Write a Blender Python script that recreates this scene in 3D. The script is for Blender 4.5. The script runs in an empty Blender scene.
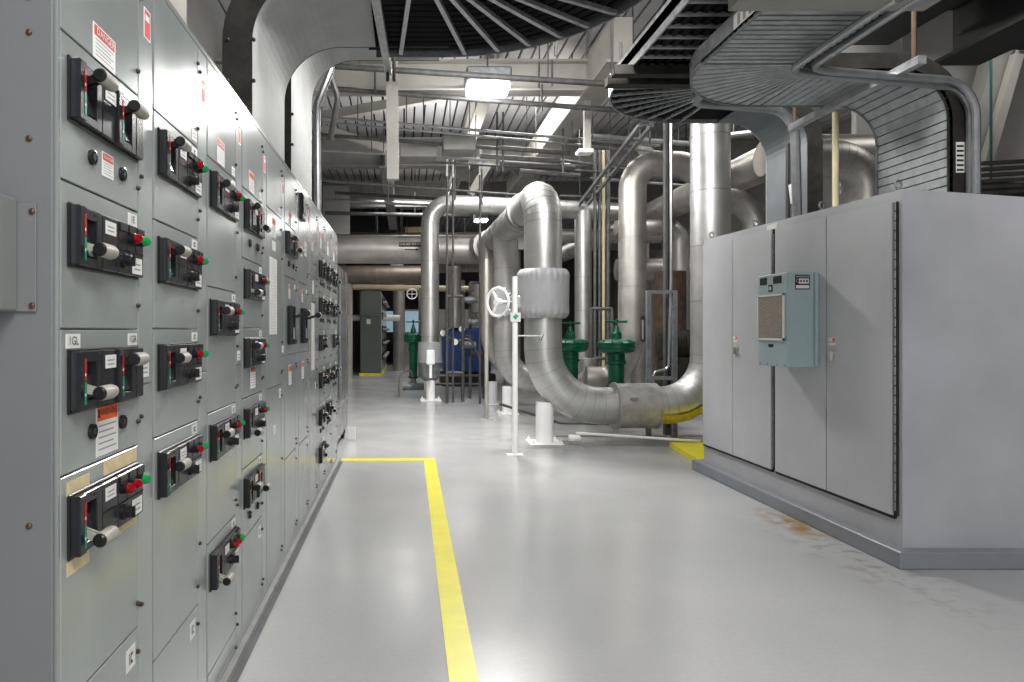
import bpy, math, random
from mathutils import Vector, Matrix
random.seed(7)
PI = math.pi
COL = bpy.context.scene.collection
F, CX, HY, H = 681.0, 405.0, 331.0, 1.34
def P(px, py, Y): return Vector(((px-CX)/F*Y, Y, H-(py-HY)/F*Y))
def FL(px, py):
    Y = H*F/(py-HY); return Vector(((px-CX)/F*Y, Y, 0))

# ------------------------------------------------------------ materials
def mat(name, col, rough=.5, metal=0., var=.12, scale=6., bump=0., bscale=60., emit=0., spec=.5, stretch=None, rvar=.0, coat=0.):
    m = bpy.data.materials.new(name); m.use_nodes = True
    nt = m.node_tree; N = nt.nodes; L = nt.links
    b = N['Principled BSDF']
    c = (col[0], col[1], col[2], 1)
    tc = N.new('ShaderNodeTexCoord'); mp = N.new('ShaderNodeMapping')
    if stretch: mp.inputs['Scale'].default_value = stretch
    L.new(tc.outputs['Object'], mp.inputs['Vector'])
    no = N.new('ShaderNodeTexNoise'); no.inputs['Scale'].default_value = scale; no.inputs['Detail'].default_value = 5
    no.inputs['Roughness'].default_value = .6
    L.new(mp.outputs['Vector'], no.inputs['Vector'])
    cr = N.new('ShaderNodeMix'); cr.data_type = 'RGBA'
    cr.inputs['A'].default_value = tuple(max(0, x*(1-var)) for x in col)+(1,)
    cr.inputs['B'].default_value = tuple(min(1, x*(1+var)) for x in col)+(1,)
    mr = N.new('ShaderNodeMapRange'); mr.inputs['From Min'].default_value = .3; mr.inputs['From Max'].default_value = .7
    L.new(no.outputs['Fac'], mr.inputs['Value']); L.new(mr.outputs['Result'], cr.inputs['Factor'])
    L.new(cr.outputs['Result'], b.inputs['Base Color'])
    b.inputs['Roughness'].default_value = rough; b.inputs['Metallic'].default_value = metal
    b.inputs['Specular IOR Level'].default_value = spec
    b.inputs['Coat Weight'].default_value = coat
    if rvar:
        r2 = N.new('ShaderNodeMapRange'); r2.inputs['From Min'].default_value = .3; r2.inputs['From Max'].default_value = .7
        r2.inputs['To Min'].default_value = max(.02, rough-rvar); r2.inputs['To Max'].default_value = rough+rvar
        L.new(no.outputs['Fac'], r2.inputs['Value']); L.new(r2.outputs['Result'], b.inputs['Roughness'])
    if bump:
        n2 = N.new('ShaderNodeTexNoise'); n2.inputs['Scale'].default_value = bscale; n2.inputs['Detail'].default_value = 3
        L.new(mp.outputs['Vector'], n2.inputs['Vector'])
        bp = N.new('ShaderNodeBump'); bp.inputs['Strength'].default_value = bump; bp.inputs['Distance'].default_value = .02
        L.new(n2.outputs['Fac'], bp.inputs['Height']); L.new(bp.outputs['Normal'], b.inputs['Normal'])
    if emit:
        b.inputs['Emission Color'].default_value = c; b.inputs['Emission Strength'].default_value = emit
    return m
M = {}
M['gear'] = mat('gear paint', (.39,.42,.415), .19, .3, .07, 1.6, .01, 3., stretch=(1,1,.5), rvar=.04)
M['gear_dark'] = mat('gear gap', (.03,.032,.034), .7)
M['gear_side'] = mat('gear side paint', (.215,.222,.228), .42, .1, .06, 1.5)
M['box_grey'] = mat('box grey', (.26,.27,.262), .4, .1, .05, 2)
M['black'] = mat('black plastic', (.018,.018,.02), .32, 0, .2, 30)
M['slot'] = mat('slot dark', (.008,.008,.009), .8)
M['charcoal'] = mat('charcoal plastic', (.028,.029,.033), .25, 0, .15, 12)
M['grip'] = mat('grip grey', (.40,.38,.34), .45, 0, .12, 40)
M['red'] = mat('red lens', (.26,.004,.012), .15, 0, .1, 10, emit=.06)
M['green'] = mat('green lens', (.005,.26,.08), .15, 0, .1, 10, emit=.2)
M['redp'] = mat('red print', (.60,.06,.05), .5)
M['greenp'] = mat('green print', (.05,.38,.24), .5)
M['orange'] = mat('orange print', (.80,.16,.04), .5)
M['white'] = mat('label white', (.72,.72,.70), .45, 0, .04, 8)
M['ink'] = mat('ink', (.03,.03,.03), .6)
M['inkgrey'] = mat('grey ink', (.30,.30,.31), .6)
M['tape'] = mat('masking tape', (.66,.56,.36), .6, 0, .1, 25)
M['screw'] = mat('screw', (.09,.075,.065), .45, .6)
M['rustscrew'] = mat('rusty screw', (.14,.085,.07), .5, .5, .3, 80)
M['alu'] = mat('aluminium jacket', (.53,.53,.52), .41, .84, .10, 3.5, .03, 6, rvar=.07)
M['alu_w'] = mat('aged aluminium jacket', (.44,.425,.40), .46, .78, .18, 2.5, .03, 5, rvar=.08)
M['seam'] = mat('jacket seam', (.38,.38,.38), .45, .8)
M['galv'] = mat('galvanised steel', (.42,.43,.44), .42, .6, .22, 22, rvar=.1)
M['galv_d'] = mat('weathered galvanised', (.24,.25,.26), .5, .4, .25, 14)
M['traypanel'] = mat('tray sheet', (.40,.42,.43), .5, .25, .2, 14, rvar=.06)
M['cover'] = mat('tray cover', (.40,.41,.41), .6, .1, .08, 5, .05, 80)
M['cover_b'] = mat('blue grey cover', (.17,.19,.205), .5, .2, .1, 5)
M['raild'] = mat('dark rail', (.045,.043,.039), .6, .3, .35, 9)
M['cable'] = mat('black cable', (.006,.006,.007), .8, 0, .3, 10)
M['conduit'] = mat('steel conduit', (.36,.37,.38), .35, .75, .15, 10)
M['conduit_d'] = mat('dark conduit', (.13,.13,.13), .5, .4, .25, 10)
M['cab'] = mat('enclosure paint', (.50,.505,.525), .42, .05, .07, 1.6, .03, 30)
M['cab_body'] = mat('enclosure body', (.47,.475,.495), .45, .05, .10, 1.5, .03, 30)
M['teal'] = mat('teal paint', (.37,.46,.47), .4, .05, .06, 4)
M['filter'] = mat('filter mesh', (.33,.29,.25), .9, 0, .35, 90, .5, 260)
M['plinth'] = mat('plinth paint', (.27,.285,.31), .4, 0, .08, 3, .05, 12)
M['pad'] = mat('pad concrete', (.36,.36,.35), .6, 0, .12, 9)
M['strip'] = mat('dark floor strip', (.15,.155,.165), .4, 0, .15, 6)
M['yellow'] = mat('yellow paint', (.86,.78,.06), .35, 0, .07, 5)
M['whitep'] = mat('white paint', (.92,.92,.92), .35, 0, .03, 4)
M['blanket'] = mat('insulation blanket', (.38,.385,.40), .55, .1, .06, 6, .35, 14)
M['sleeve'] = mat('dull metal sleeve', (.44,.43,.41), .5, .6, .25, 6, .1, 8)
M['greenpaint'] = mat('green enamel', (.002,.095,.05), .3, 0, .12, 6)
M['blue'] = mat('blue enamel', (.03,.07,.24), .35, 0, .15, 4)
M['beam'] = mat('cream beam paint', (.40,.385,.355), .5, 0, .1, 3)
M['beam_g'] = mat('grey beam paint', (.30,.295,.28), .55, 0, .12, 3)
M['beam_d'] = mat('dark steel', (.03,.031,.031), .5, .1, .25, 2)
M['wall'] = mat('wall paint', (.42,.415,.40), .7, 0, .08, 1.2)
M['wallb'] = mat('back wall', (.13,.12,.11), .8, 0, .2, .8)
M['col'] = mat('column paint', (.36,.345,.33), .6, 0, .1, 2)
M['deck'] = mat('roof deck', (.58,.58,.60), .5, .05, .08, 2)
M['rust'] = mat('rusty brown', (.10,.07,.05), .7, .1, .3, 8)
M['wood'] = mat('cream pole', (.55,.48,.33), .5, 0, .1, 6)
M['mcc2'] = mat('green grey cabinet', (.14,.155,.145), .4, .05, .08, 2)
M['ss'] = mat('brushed stainless', (.42,.42,.43), .25, .9, .15, 3, stretch=(1,1,.2), rvar=.06)
M['lamp'] = mat('lamp lens', (1,1,1), .4, emit=42.)
M['lamp2'] = mat('small lamp lens', (1,1,1), .4, emit=14.)
M['glass'] = mat('pale glazing', (.35,.5,.58), .3, emit=.5)
M['yellow_old'] = mat('worn yellow paint', (.60,.50,.05), .5, .2, .25, 14)
M['stripred'] = mat('red strip', (.40,.02,.03), .4)
M['stripgreen'] = mat('green strip', (.02,.24,.16), .4)
M['latch_steel'] = mat('latch steel', (.55,.54,.52), .35, .5, .15, 30)
M['tealpipe'] = mat('dark teal pipe', (.01,.09,.09), .5)
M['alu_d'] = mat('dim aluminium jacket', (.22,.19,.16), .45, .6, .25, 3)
M['grout'] = mat('rusty trench', (.16,.13,.11), .6, .3, .3, 12)

def floor_mat():
    m = bpy.data.materials.new('epoxy floor'); m.use_nodes = True
    nt = m.node_tree; N = nt.nodes; L = nt.links; b = N['Principled BSDF']
    g = N.new('ShaderNodeNewGeometry')
    def noise(s, d=6):
        n = N.new('ShaderNodeTexNoise'); n.inputs['Scale'].default_value = s; n.inputs['Detail'].default_value = d
        L.new(g.outputs['Position'], n.inputs['Vector']); return n.outputs['Fac']
    def rng(v, a, c, lo, hi):
        r = N.new('ShaderNodeMapRange'); r.inputs['From Min'].default_value = a; r.inputs['From Max'].default_value = c
        r.inputs['To Min'].default_value = lo; r.inputs['To Max'].default_value = hi; L.new(v, r.inputs['Value']); return r.outputs['Result']
    def mix(f, A, B):
        x = N.new('ShaderNodeMix'); x.data_type = 'RGBA'; L.new(f, x.inputs['Factor'])
        for k, v in (('A', A), ('B', B)):
            if isinstance(v, tuple): x.inputs[k].default_value = v+(1,)
            else: L.new(v, x.inputs[k])
        return x.outputs['Result']
    base = mix(rng(noise(.9), .3, .7, 0, 1), (.495,.497,.50), (.56,.56,.56))
    base = mix(rng(noise(45, 4), .35, .7, 0, .16), base, (.36,.37,.38))
    base = mix(rng(noise(.55, 4), .45, .7, 0, .3), base, (.38,.40,.42))
    # rust and dirt beside the enclosure plinth
    def dist(c, sc):
        mp = N.new('ShaderNodeMapping'); mp.vector_type = 'POINT'
        mp.inputs['Location'].default_value = tuple(-c[i]*sc[i] for i in range(3)); mp.inputs['Scale'].default_value = sc
        L.new(g.outputs['Position'], mp.inputs['Vector'])
        ln = N.new('ShaderNodeVectorMath'); ln.operation = 'LENGTH'; L.new(mp.outputs['Vector'], ln.inputs[0]); return ln.outputs['Value']
    def mul(a, c):
        x = N.new('ShaderNodeMath'); x.operation = 'MULTIPLY'; L.new(a, x.inputs[0]); L.new(c, x.inputs[1]); return x.outputs[0]
    s1 = mul(rng(dist((2.68,4.72,0),(6.0,2.1,1)), .25, 1.0, 1, 0), rng(noise(7,8), .36, .56, 0, 1))
    base = mix(s1, base, (.36,.25,.09))
    s2 = mul(rng(dist((2.68,4.1,0),(3.0,.8,1)), .2, 1.0, .8, 0), rng(noise(10,8), .5, .66, 0, .7))
    base = mix(s2, base, (.30,.25,.19))
    s3 = mul(rng(dist((2.3,8.6,0),(.35,.9,1)), .2, 1.0, .7, 0), rng(noise(5,8), .45, .6, 0, 1))
    base = mix(s3, base, (.62,.62,.60))
    L.new(base, b.inputs['Base Color'])
    L.new(rng(noise(2.0, 3), .3, .7, .17, .25), b.inputs['Roughness'])
    bp = N.new('ShaderNodeBump'); bp.inputs['Strength'].default_value = .06; bp.inputs['Distance'].default_value = .02
    L.new(noise(1.2, 2), bp.inputs['Height']); L.new(bp.outputs['Normal'], b.inputs['Normal'])
    return m
M['floor'] = floor_mat()

# ------------------------------------------------------------ mesh builder
class MB:
    def __init__(s): s.v=[]; s.f=[]; s.m=[]; s.mi=0; s.T=None
    def _add(s, vs, fs):
        o=len(s.v)
        for p in vs:
            p=Vector(p)
            if s.T is not None: p=s.T@p
            s.v.append(p)
        for f in fs: s.f.append(tuple(i+o for i in f)); s.m.append(s.mi)
    def box(s,x0,x1,y0,y1,z0,z1,mi=None):
        if mi is not None: s.mi=mi
        if x0>x1:x0,x1=x1,x0
        if y0>y1:y0,y1=y1,y0
        if z0>z1:z0,z1=z1,z0
        s._add([(x0,y0,z0),(x1,y0,z0),(x1,y1,z0),(x0,y1,z0),(x0,y0,z1),(x1,y0,z1),(x1,y1,z1),(x0,y1,z1)],
               [(0,3,2,1),(4,5,6,7),(0,1,5,4),(1,2,6,5),(2,3,7,6),(3,0,4,7)]); return s
    def bbox(s,x0,x1,y0,y1,z0,z1,b=.004,mi=None):
        # box with chamfered edges (24 vertices)
        if mi is not None: s.mi=mi
        if x0>x1:x0,x1=x1,x0
        if y0>y1:y0,y1=y1,y0
        if z0>z1:z0,z1=z1,z0
        c=((x0+x1)/2,(y0+y1)/2,(z0+z1)/2); h=((x1-x0)/2,(y1-y0)/2,(z1-z0)/2)
        b=min(b,.45*min(2*h[0],2*h[1],2*h[2]))
        V=[];idx={}
        for sx in(-1,1):
            for sy in(-1,1):
                for sz in(-1,1):
                    S=(sx,sy,sz)
                    for a in range(3):
                        p=[c[i]+S[i]*(h[i]-(0 if i==a else b)) for i in range(3)]
                        idx[(S,a)]=len(V); V.append(p)
        Fs=[]
        for a in range(3):
            o=[i for i in range(3) if i!=a]
            for sg in(-1,1):
                q=[]
                for (u,w) in((-1,-1),(1,-1),(1,1),(-1,1)):
                    S=[0,0,0];S[a]=sg;S[o[0]]=u;S[o[1]]=w;q.append(idx[(tuple(S),a)])
                Fs.append(q)
        for a in range(3):
            o=[i for i in range(3) if i!=a]
            for u in(-1,1):
                for w in(-1,1):
                    S0=[0,0,0];S1=[0,0,0];S0[a]=-1;S1[a]=1
                    for S in(S0,S1):S[o[0]]=u;S[o[1]]=w
                    S0=tuple(S0);S1=tuple(S1)
                    Fs.append([idx[(S0,o[0])],idx[(S1,o[0])],idx[(S1,o[1])],idx[(S0,o[1])]])
        for sx in(-1,1):
            for sy in(-1,1):
                for sz in(-1,1):
                    S=(sx,sy,sz);Fs.append([idx[(S,0)],idx[(S,1)],idx[(S,2)]])
        out=[]
        cc=Vector(c)
        for f in Fs:
            ps=[Vector(V[i]) for i in f]; n=(ps[1]-ps[0]).cross(ps[2]-ps[0]); m=sum(ps,Vector())/len(ps)
            out.append(tuple(f) if n.dot(m-cc)>0 else tuple(reversed(f)))
        s._add(V,out); return s
    def hexa(s,b,t,mi=None):
        if mi is not None: s.mi=mi
        s._add(list(b)+list(t),[(0,3,2,1),(4,5,6,7),(0,1,5,4),(1,2,6,5),(2,3,7,6),(3,0,4,7)]); return s
    def quad(s,a,b,c,d,mi=None):
        if mi is not None: s.mi=mi
        s._add([a,b,c,d],[(0,1,2,3)]); return s
    def prism(s,poly,fn,a,b,mi=None):
        # poly of 2D points, fn(u,v,w)->3D, extruded w from a to b
        if mi is not None: s.mi=mi
        n=len(poly)
        V=[fn(u,v,a) for u,v in poly]+[fn(u,v,b) for u,v in poly]
        s._add(V,[tuple(range(n))[::-1],tuple(range(n,2*n))]+[(i,(i+1)%n,(i+1)%n+n,i+n) for i in range(n)]); return s
    def tube(s,pts,r,n=12,caps=True,mi=None,closed=False):
        if mi is not None: s.mi=mi
        pts=[Vector(p) for p in pts]; k=len(pts)
        rs=r if isinstance(r,(list,tuple)) else [r]*k
        tan=[]
        for i in range(k):
            if closed: a,b=pts[i-1],pts[(i+1)%k]
            else: a,b=pts[max(0,i-1)],pts[min(k-1,i+1)]
            t=b-a
            if 0<i<k-1 and not closed:
                t=(pts[i]-pts[i-1]).normalized()+(pts[i+1]-pts[i]).normalized()
            tan.append(t.normalized() if t.length>1e-9 else (tan[-1] if tan else Vector((0,0,1))))
        t0=tan[0]; up=Vector((0,0,1)) if abs(t0.z)<.9 else Vector((1,0,0))
        u=t0.cross(up).normalized(); V=[]
        for i in range(k):
            if i:
                u=(u-tan[i]*u.dot(tan[i]))
                u=u.normalized()
            w=tan[i].cross(u)
            for j in range(n):
                a=2*PI*j/n; V.append(pts[i]+(u*math.cos(a)+w*math.sin(a))*rs[i])
        Fs=[]
        for i in range(k if closed else k-1):
            i2=(i+1)%k
            for j in range(n):
                j2=(j+1)%n; Fs.append((i*n+j,i*n+j2,i2*n+j2,i2*n+j))
        if caps and not closed:
            Fs.append(tuple(range(n))[::-1]); Fs.append(tuple((k-1)*n+j for j in range(n)))
        s._add(V,Fs); return s
    def cyl(s,a,b,r,n=16,mi=None,r2=None):
        return s.tube([a,b],[r,r if r2 is None else r2],n,True,mi)
    def lathe(s,prof,o,ax=(0,0,1),n=24,mi=None):
        o=Vector(o);ax=Vector(ax).normalized()
        return s.tube([o+ax*h for r,h in prof],[max(r,.0005) for r,h in prof],n,True,mi) if False else s._lathe(prof,o,ax,n,mi)
    def _lathe(s,prof,o,ax,n,mi):
        if mi is not None: s.mi=mi
        up=Vector((0,0,1)) if abs(ax.z)<.9 else Vector((1,0,0))
        u=ax.cross(up).normalized(); w=ax.cross(u); V=[];Fs=[]
        for r,h in prof:
            for j in range(n):
                a=2*PI*j/n; V.append(o+ax*h+(u*math.cos(a)+w*math.sin(a))*max(r,.0004))
        for i in range(len(prof)-1):
            for j in range(n):
                j2=(j+1)%n; Fs.append((i*n+j,i*n+j2,(i+1)*n+j2,(i+1)*n+j))
        Fs.append(tuple(range(n))[::-1]); Fs.append(tuple((len(prof)-1)*n+j for j in range(n)))
        s._add(V,Fs); return s
    def torus(s,o,ax,R,r,n=28,m=8,mi=None,a0=0,a1=2*PI):
        ax=Vector(ax).normalized();up=Vector((0,0,1)) if abs(ax.z)<.9 else Vector((1,0,0))
        u=ax.cross(up).normalized(); w=ax.cross(u); full=abs(a1-a0-2*PI)<1e-6
        pts=[Vector(o)+(u*math.cos(a0+(a1-a0)*i/n)+w*math.sin(a0+(a1-a0)*i/n))*R for i in range(n if full else n+1)]
        return s.tube(pts,r,m,True,mi,closed=full)
    def text(s,body,o,u,v,size,mi=None,depth=.0006,align='CENTER'):
        if mi is not None: s.mi=mi
        vs,fs=text_geo(body,align)
        o=Vector(o);u=Vector(u);v=Vector(v);n=u.cross(v)
        s._add([o+u*(p[0]*size)+v*(p[1]*size)+n*depth for p in vs],fs); return s
    def mesh(s,name,mats,smooth=True,off=Vector((0,0,0))):
        me=bpy.data.meshes.new(name)
        me.from_pydata([tuple(p-off) for p in s.v],[],s.f)
        for m in mats: me.materials.append(M[m] if isinstance(m,str) else m)
        me.polygons.foreach_set('material_index',s.m)
        if smooth:
            me.polygons.foreach_set('use_smooth',[True]*len(me.polygons))
            me.set_sharp_from_angle(angle=math.radians(32))
        me.update(); return me
    def build(s,name,mats,parent=None,label=None,cat=None,group=None,kind=None,smooth=True):
        if isinstance(mats,str): mats=[mats]
        if parent is not None: off=wl(parent)
        elif kind=='structure': off=Vector((0,0,0))
        else:
            mn=[min(p[i] for p in s.v) for i in range(3)];mx=[max(p[i] for p in s.v) for i in range(3)]
            off=Vector(((mn[0]+mx[0])/2,(mn[1]+mx[1])/2,mn[2]))
        o=bpy.data.objects.new(name,s.mesh(name,mats,smooth,off)); COL.objects.link(o)
        if parent is not None: o.parent=parent
        else: o.location=off
        tag(o,label,cat,group,kind); return o
_tg={}
def text_geo(body,align):
    k=(body,align)
    if k not in _tg:
        c=bpy.data.curves.new('t','FONT'); c.body=body; c.align_x=align; c.align_y='CENTER'; c.size=1; c.resolution_u=2
        o=bpy.data.objects.new('t',c); COL.objects.link(o)
        bpy.context.view_layer.update()
        me=bpy.data.meshes.new_from_object(o.evaluated_get(bpy.context.evaluated_depsgraph_get()))
        _tg[k]=([v.co.copy() for v in me.vertices],[tuple(p.vertices) for p in me.polygons])
        bpy.data.objects.remove(o); bpy.data.meshes.remove(me); bpy.data.curves.remove(c)
    return _tg[k]
def wl(o):
    v=Vector((0,0,0))
    while o is not None: v=v+o.location; o=o.parent
    return v
def tag(o,label=None,cat=None,group=None,kind=None):
    if label: o['label']=label
    if cat: o['category']=cat
    if group: o['group']=group
    if kind: o['kind']=kind
def thing(name,loc,label,cat,group=None):
    o=bpy.data.objects.new(name,None); o.empty_display_size=.1; COL.objects.link(o); o.location=loc
    tag(o,label,cat,group); return o
def inst(name,me,parent,loc,label=None):
    o=bpy.data.objects.new(name,me); COL.objects.link(o); o.parent=parent; o.location=loc
    if label:o['label']=label
    return o
def struct(name,mb,mats): return mb.build(name,mats,kind='structure')
def fillet(pts,R,step=10):
    pts=[Vector(p) for p in pts]; out=[pts[0]]; bends=[]
    for i in range(1,len(pts)-1):
        a,b,c=pts[i-1],pts[i],pts[i+1]; d0=(a-b).normalized(); d1=(c-b).normalized()
        ang=d0.angle(d1); rr=R[i-1] if isinstance(R,(list,tuple)) else R
        if ang>math.radians(176) or rr<=0: out.append(b); continue
        t=rr/math.tan(ang/2); t=min(t,.49*(a-b).length if i>1 else .95*(a-b).length,.49*(c-b).length if i<len(pts)-2 else .95*(c-b).length)
        rr=t*math.tan(ang/2); bis=(d0+d1).normalized(); cen=b+bis*(rr/math.sin(ang/2))
        p0=b+d0*t; p1=b+d1*t; sw=PI-ang; n=max(2,int(math.degrees(sw)/step+.5))
        v0=(p0-cen); ax=v0.cross(p1-cen).normalized(); arc=[]
        for k in range(n+1): arc.append(cen+Matrix.Rotation(sw*k/n,3,ax)@v0)
        bends.append(arc); out+=arc
    out.append(pts[-1]); return out,bends
def pipe_mb(pts,r,R=.4,n=24,seams=True,gap=.75,mb=None):
    mb=mb or MB(); path,bends=fillet(pts,R,11)
    mb.tube(path,r,n,True,0)
    if seams:
        for arc in bends:
            for i in range(0,len(arc)):
                t=(arc[min(i+1,len(arc)-1)]-arc[max(i-1,0)]).normalized()
                mb.cyl(arc[i]-t*.003,arc[i]+t*.003,r+.002,n,1)
        for a,b in zip(path[:-1],path[1:]):
            d=(b-a).length
            if d>gap:
                t=(b-a)/d; k=int(d/gap)
                for j in range(1,k+1):
                    p=a+t*(d*j/(k+1)); mb.cyl(p-t*.005,p+t*.005,r+.003,n,1)
    return mb
def hang(o,p,m='conduit_d'):
    MB().cyl(p,(p[0],p[1],5.62),.01,6).build('hanger_rod',m,o)
def conduit(pts,r,label,R=.1,m='conduit',name='conduit',cat='conduit',group=None,clips=0,n=10):
    path,_=fillet(pts,R,15); mb=MB().tube(path,r,n,True,0)
    if clips:
        for a,b in zip(path[:-1],path[1:]):
            d=(b-a).length
            if d>clips:
                t=(b-a)/d
                for j in range(1,int(d/clips)+1):
                    p=a+t*(d*j/(int(d/clips)+1)); mb.cyl(p-t*.02,p+t*.02,r*1.22,n,0)
    return mb.build(name,[m],None,label,cat,group)

# ------------------------------------------------------------ room
struct('floor',MB().box(-2.6,9,-3,30,-.1,0),['floor'])
mb=MB()
x=-2.6
while x<9:      # fluted roof deck, ribs along the hall
    mb.box(x,x+.165,-3,30,5.62,5.7,0); mb.box(x+.165,x+.2,-3,30,5.66,5.7,1); x+=.2
struct('ceiling',mb,['deck','raild'])
struct('wall_left',MB().box(-2.7,-2.6,-3,30,0,5.7),['wall'])
struct('wall_right',MB().box(9,9.1,-3,30,0,5.7),['wall'])
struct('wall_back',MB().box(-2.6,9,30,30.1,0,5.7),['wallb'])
# painted markings and pads
struct('trim_1',MB().box(-1.3,-.668,1.30,6.98,0,.028),['pad'])
struct('trim_2',MB().quad((-.668,1.0,.003),(-.638,1.0,.003),(-.638,6.98,.003),(-.668,6.98,.003)),['strip'])
mb=MB(); mb.box(.165,.272,.4,7.02,0,.0035); mb.box(-.66,.305,7.02,7.13,0,.0035)
mb=MB(); mb.hexa([(.155,.4,0),(.265,.4,0),(.315,7.02,0),(.195,7.02,0)],[(.155,.4,.0035),(.265,.4,.0035),(.315,7.02,.0035),(.195,7.02,.0035)])
mb.box(-.66,.315,7.02,7.15,0,.0035)
struct('trim_3',mb,['yellow'])
struct('trim_4',MB().bbox(2.78,5.6,3.82,6.60,0,.098,.006),['plinth'])

# ------------------------------------------------------------ switchgear line
W=.508
def screw_mesh(r,d,m):
    return MB().lathe([(r,0),(r,d*.6),(r*.6,d)],(0,0,0),(1,0,0),10).mesh('screw',[m])
ME={}
ME['latch']=screw_mesh(.006,.009,'screw')
def handle_mesh(dz,L=.045,r=.0148,gl=.064):
    k=('h',round(dz,3),L,r)
    if k in ME: return ME[k]
    mb=MB()
    for y in(.006,.022):
        q0=dz*.6; mb.hexa([(0,y,q0-.009),(0,y+.005,q0-.009),(L,y+.005,dz-.007),(L,y,dz-.007)],[(0,y,q0+.009),(0,y+.005,q0+.009),(L,y+.005,dz+.007),(L,y,dz+.007)],1 if dz>.01 else 0)
    mb.lathe([(r*.75,0),(r*.96,.003),(r,.006)],(L,-.004,dz),(0,1,0),18,1)
    mb.lathe([(r,0),(r*1.08,.02),(r*1.08,gl-.012),(r*.9,gl)],(L,.002,dz),(0,1,0),18,0)
    ME[k]=mb.mesh('operating_handle',['grip','black']); return ME[k]
def lens_mesh(c):
    if c in ME: return ME[c]
    mb=MB(); mb.lathe([(.0135,0),(.0135,.012),(.011,.013)],(0,0,0),(1,0,0),16,0)
    mb.lathe([(.0115,.011),(.012,.018),(.0105,.025),(.006,.029),(.001,.030)],(0,0,0),(1,0,0),16,1)
    ME[c]=mb.mesh('pilot_light',['black',c]); return ME[c]
mb=MB(); mb.lathe([(.018,0),(.018,.006),(.0145,.008),(.0145,.02),(.012,.023)],(0,0,0),(1,0,0),16,0); mb.box(.022,.027,-.003,.003,-.013,.013,0)
ME['knob']=mb.mesh('selector_knob',['black'])
mb=MB(); mb.lathe([(.017,0),(.017,.008),(.012,.009),(.012,.005)],(0,0,0),(1,0,0),18,0); mb.lathe([(.0085,.005),(.0085,.009)],(0,0,0),(1,0,0),14,1)
ME['button']=mb.mesh('push_button',['black','charcoal'])
def operator(mb,y):
    # slotted operator housing, y..y+.115, x out, z down from 0
    mb.bbox(0,.026,y,y+.03,-.124,0,.0025,1); mb.bbox(0,.02,y+.088,y+.115,-.124,0,.002,1)
    mb.bbox(0,.02,y+.026,y+.09,-.024,0,.002,1); mb.bbox(0,.02,y+.026,y+.09,-.124,-.104,.002,1)
    mb.box(0,.004,y+.03,y+.088,-.104,-.024,2)
    mb.hexa([(.004,y+.055,-.1),(.017,y+.058,-.1),(.017,y+.086,-.1),(.004,y+.086,-.1)],[(.004,y+.055,-.05),(.008,y+.058,-.055),(.008,y+.086,-.055),(.004,y+.086,-.05)],1)
    mb.quad((.0065,y+.036,-.1),(.0065,y+.084,-.1),(.0065,y+.084,-.088),(.0065,y+.036,-.1),3)
    mb.box(.026,.0268,y+.019,y+.027,-.062,-.016,4); mb.box(.026,.0268,y+.019,y+.027,-.112,-.064,5)
    mb.box(.026,.027,y+.019,y+.024,-.052,-.046,6); mb.box(.026,.027,y+.019,y+.024,-.094,-.088,6)
    mb.box(.02,.0206,y+.074,y+.078,-.015,-.008,2)
MATS_B=['black','charcoal','slot','white','stripred','stripgreen','white']
def bez(kind):
    if kind in ME: return ME[kind]
    mb=MB(); mb.bbox(0,.006,-.006,.358,-.13,.005,.003,0)
    operator(mb,0)
    mb.bbox(0,.019,.118,.187 if kind=='D' else .2,-.124,0,.003,1)
    mb.box(.019,.0198,.118,.187,-.066,-.064,2)
    if kind=='D':
        operator(mb,.19); mb.bbox(0,.019,.308,.356,-.124,0,.003,1)
    else:
        mb.bbox(0,.018,.203,.356,-.124,0,.003,1)
        for y in(.207,.259,.311): mb.box(.018,.0225,y,y+.042,-.022,-.004,1)
        for y in(.254,.306): mb.box(.018,.0186,y-.001,y+.001,-.066,0,2)
        mb.box(.018,.0186,.203,.356,-.069,-.066,2)
    ME[kind]=mb.mesh('breaker_unit',MATS_B); return ME[kind]
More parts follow.
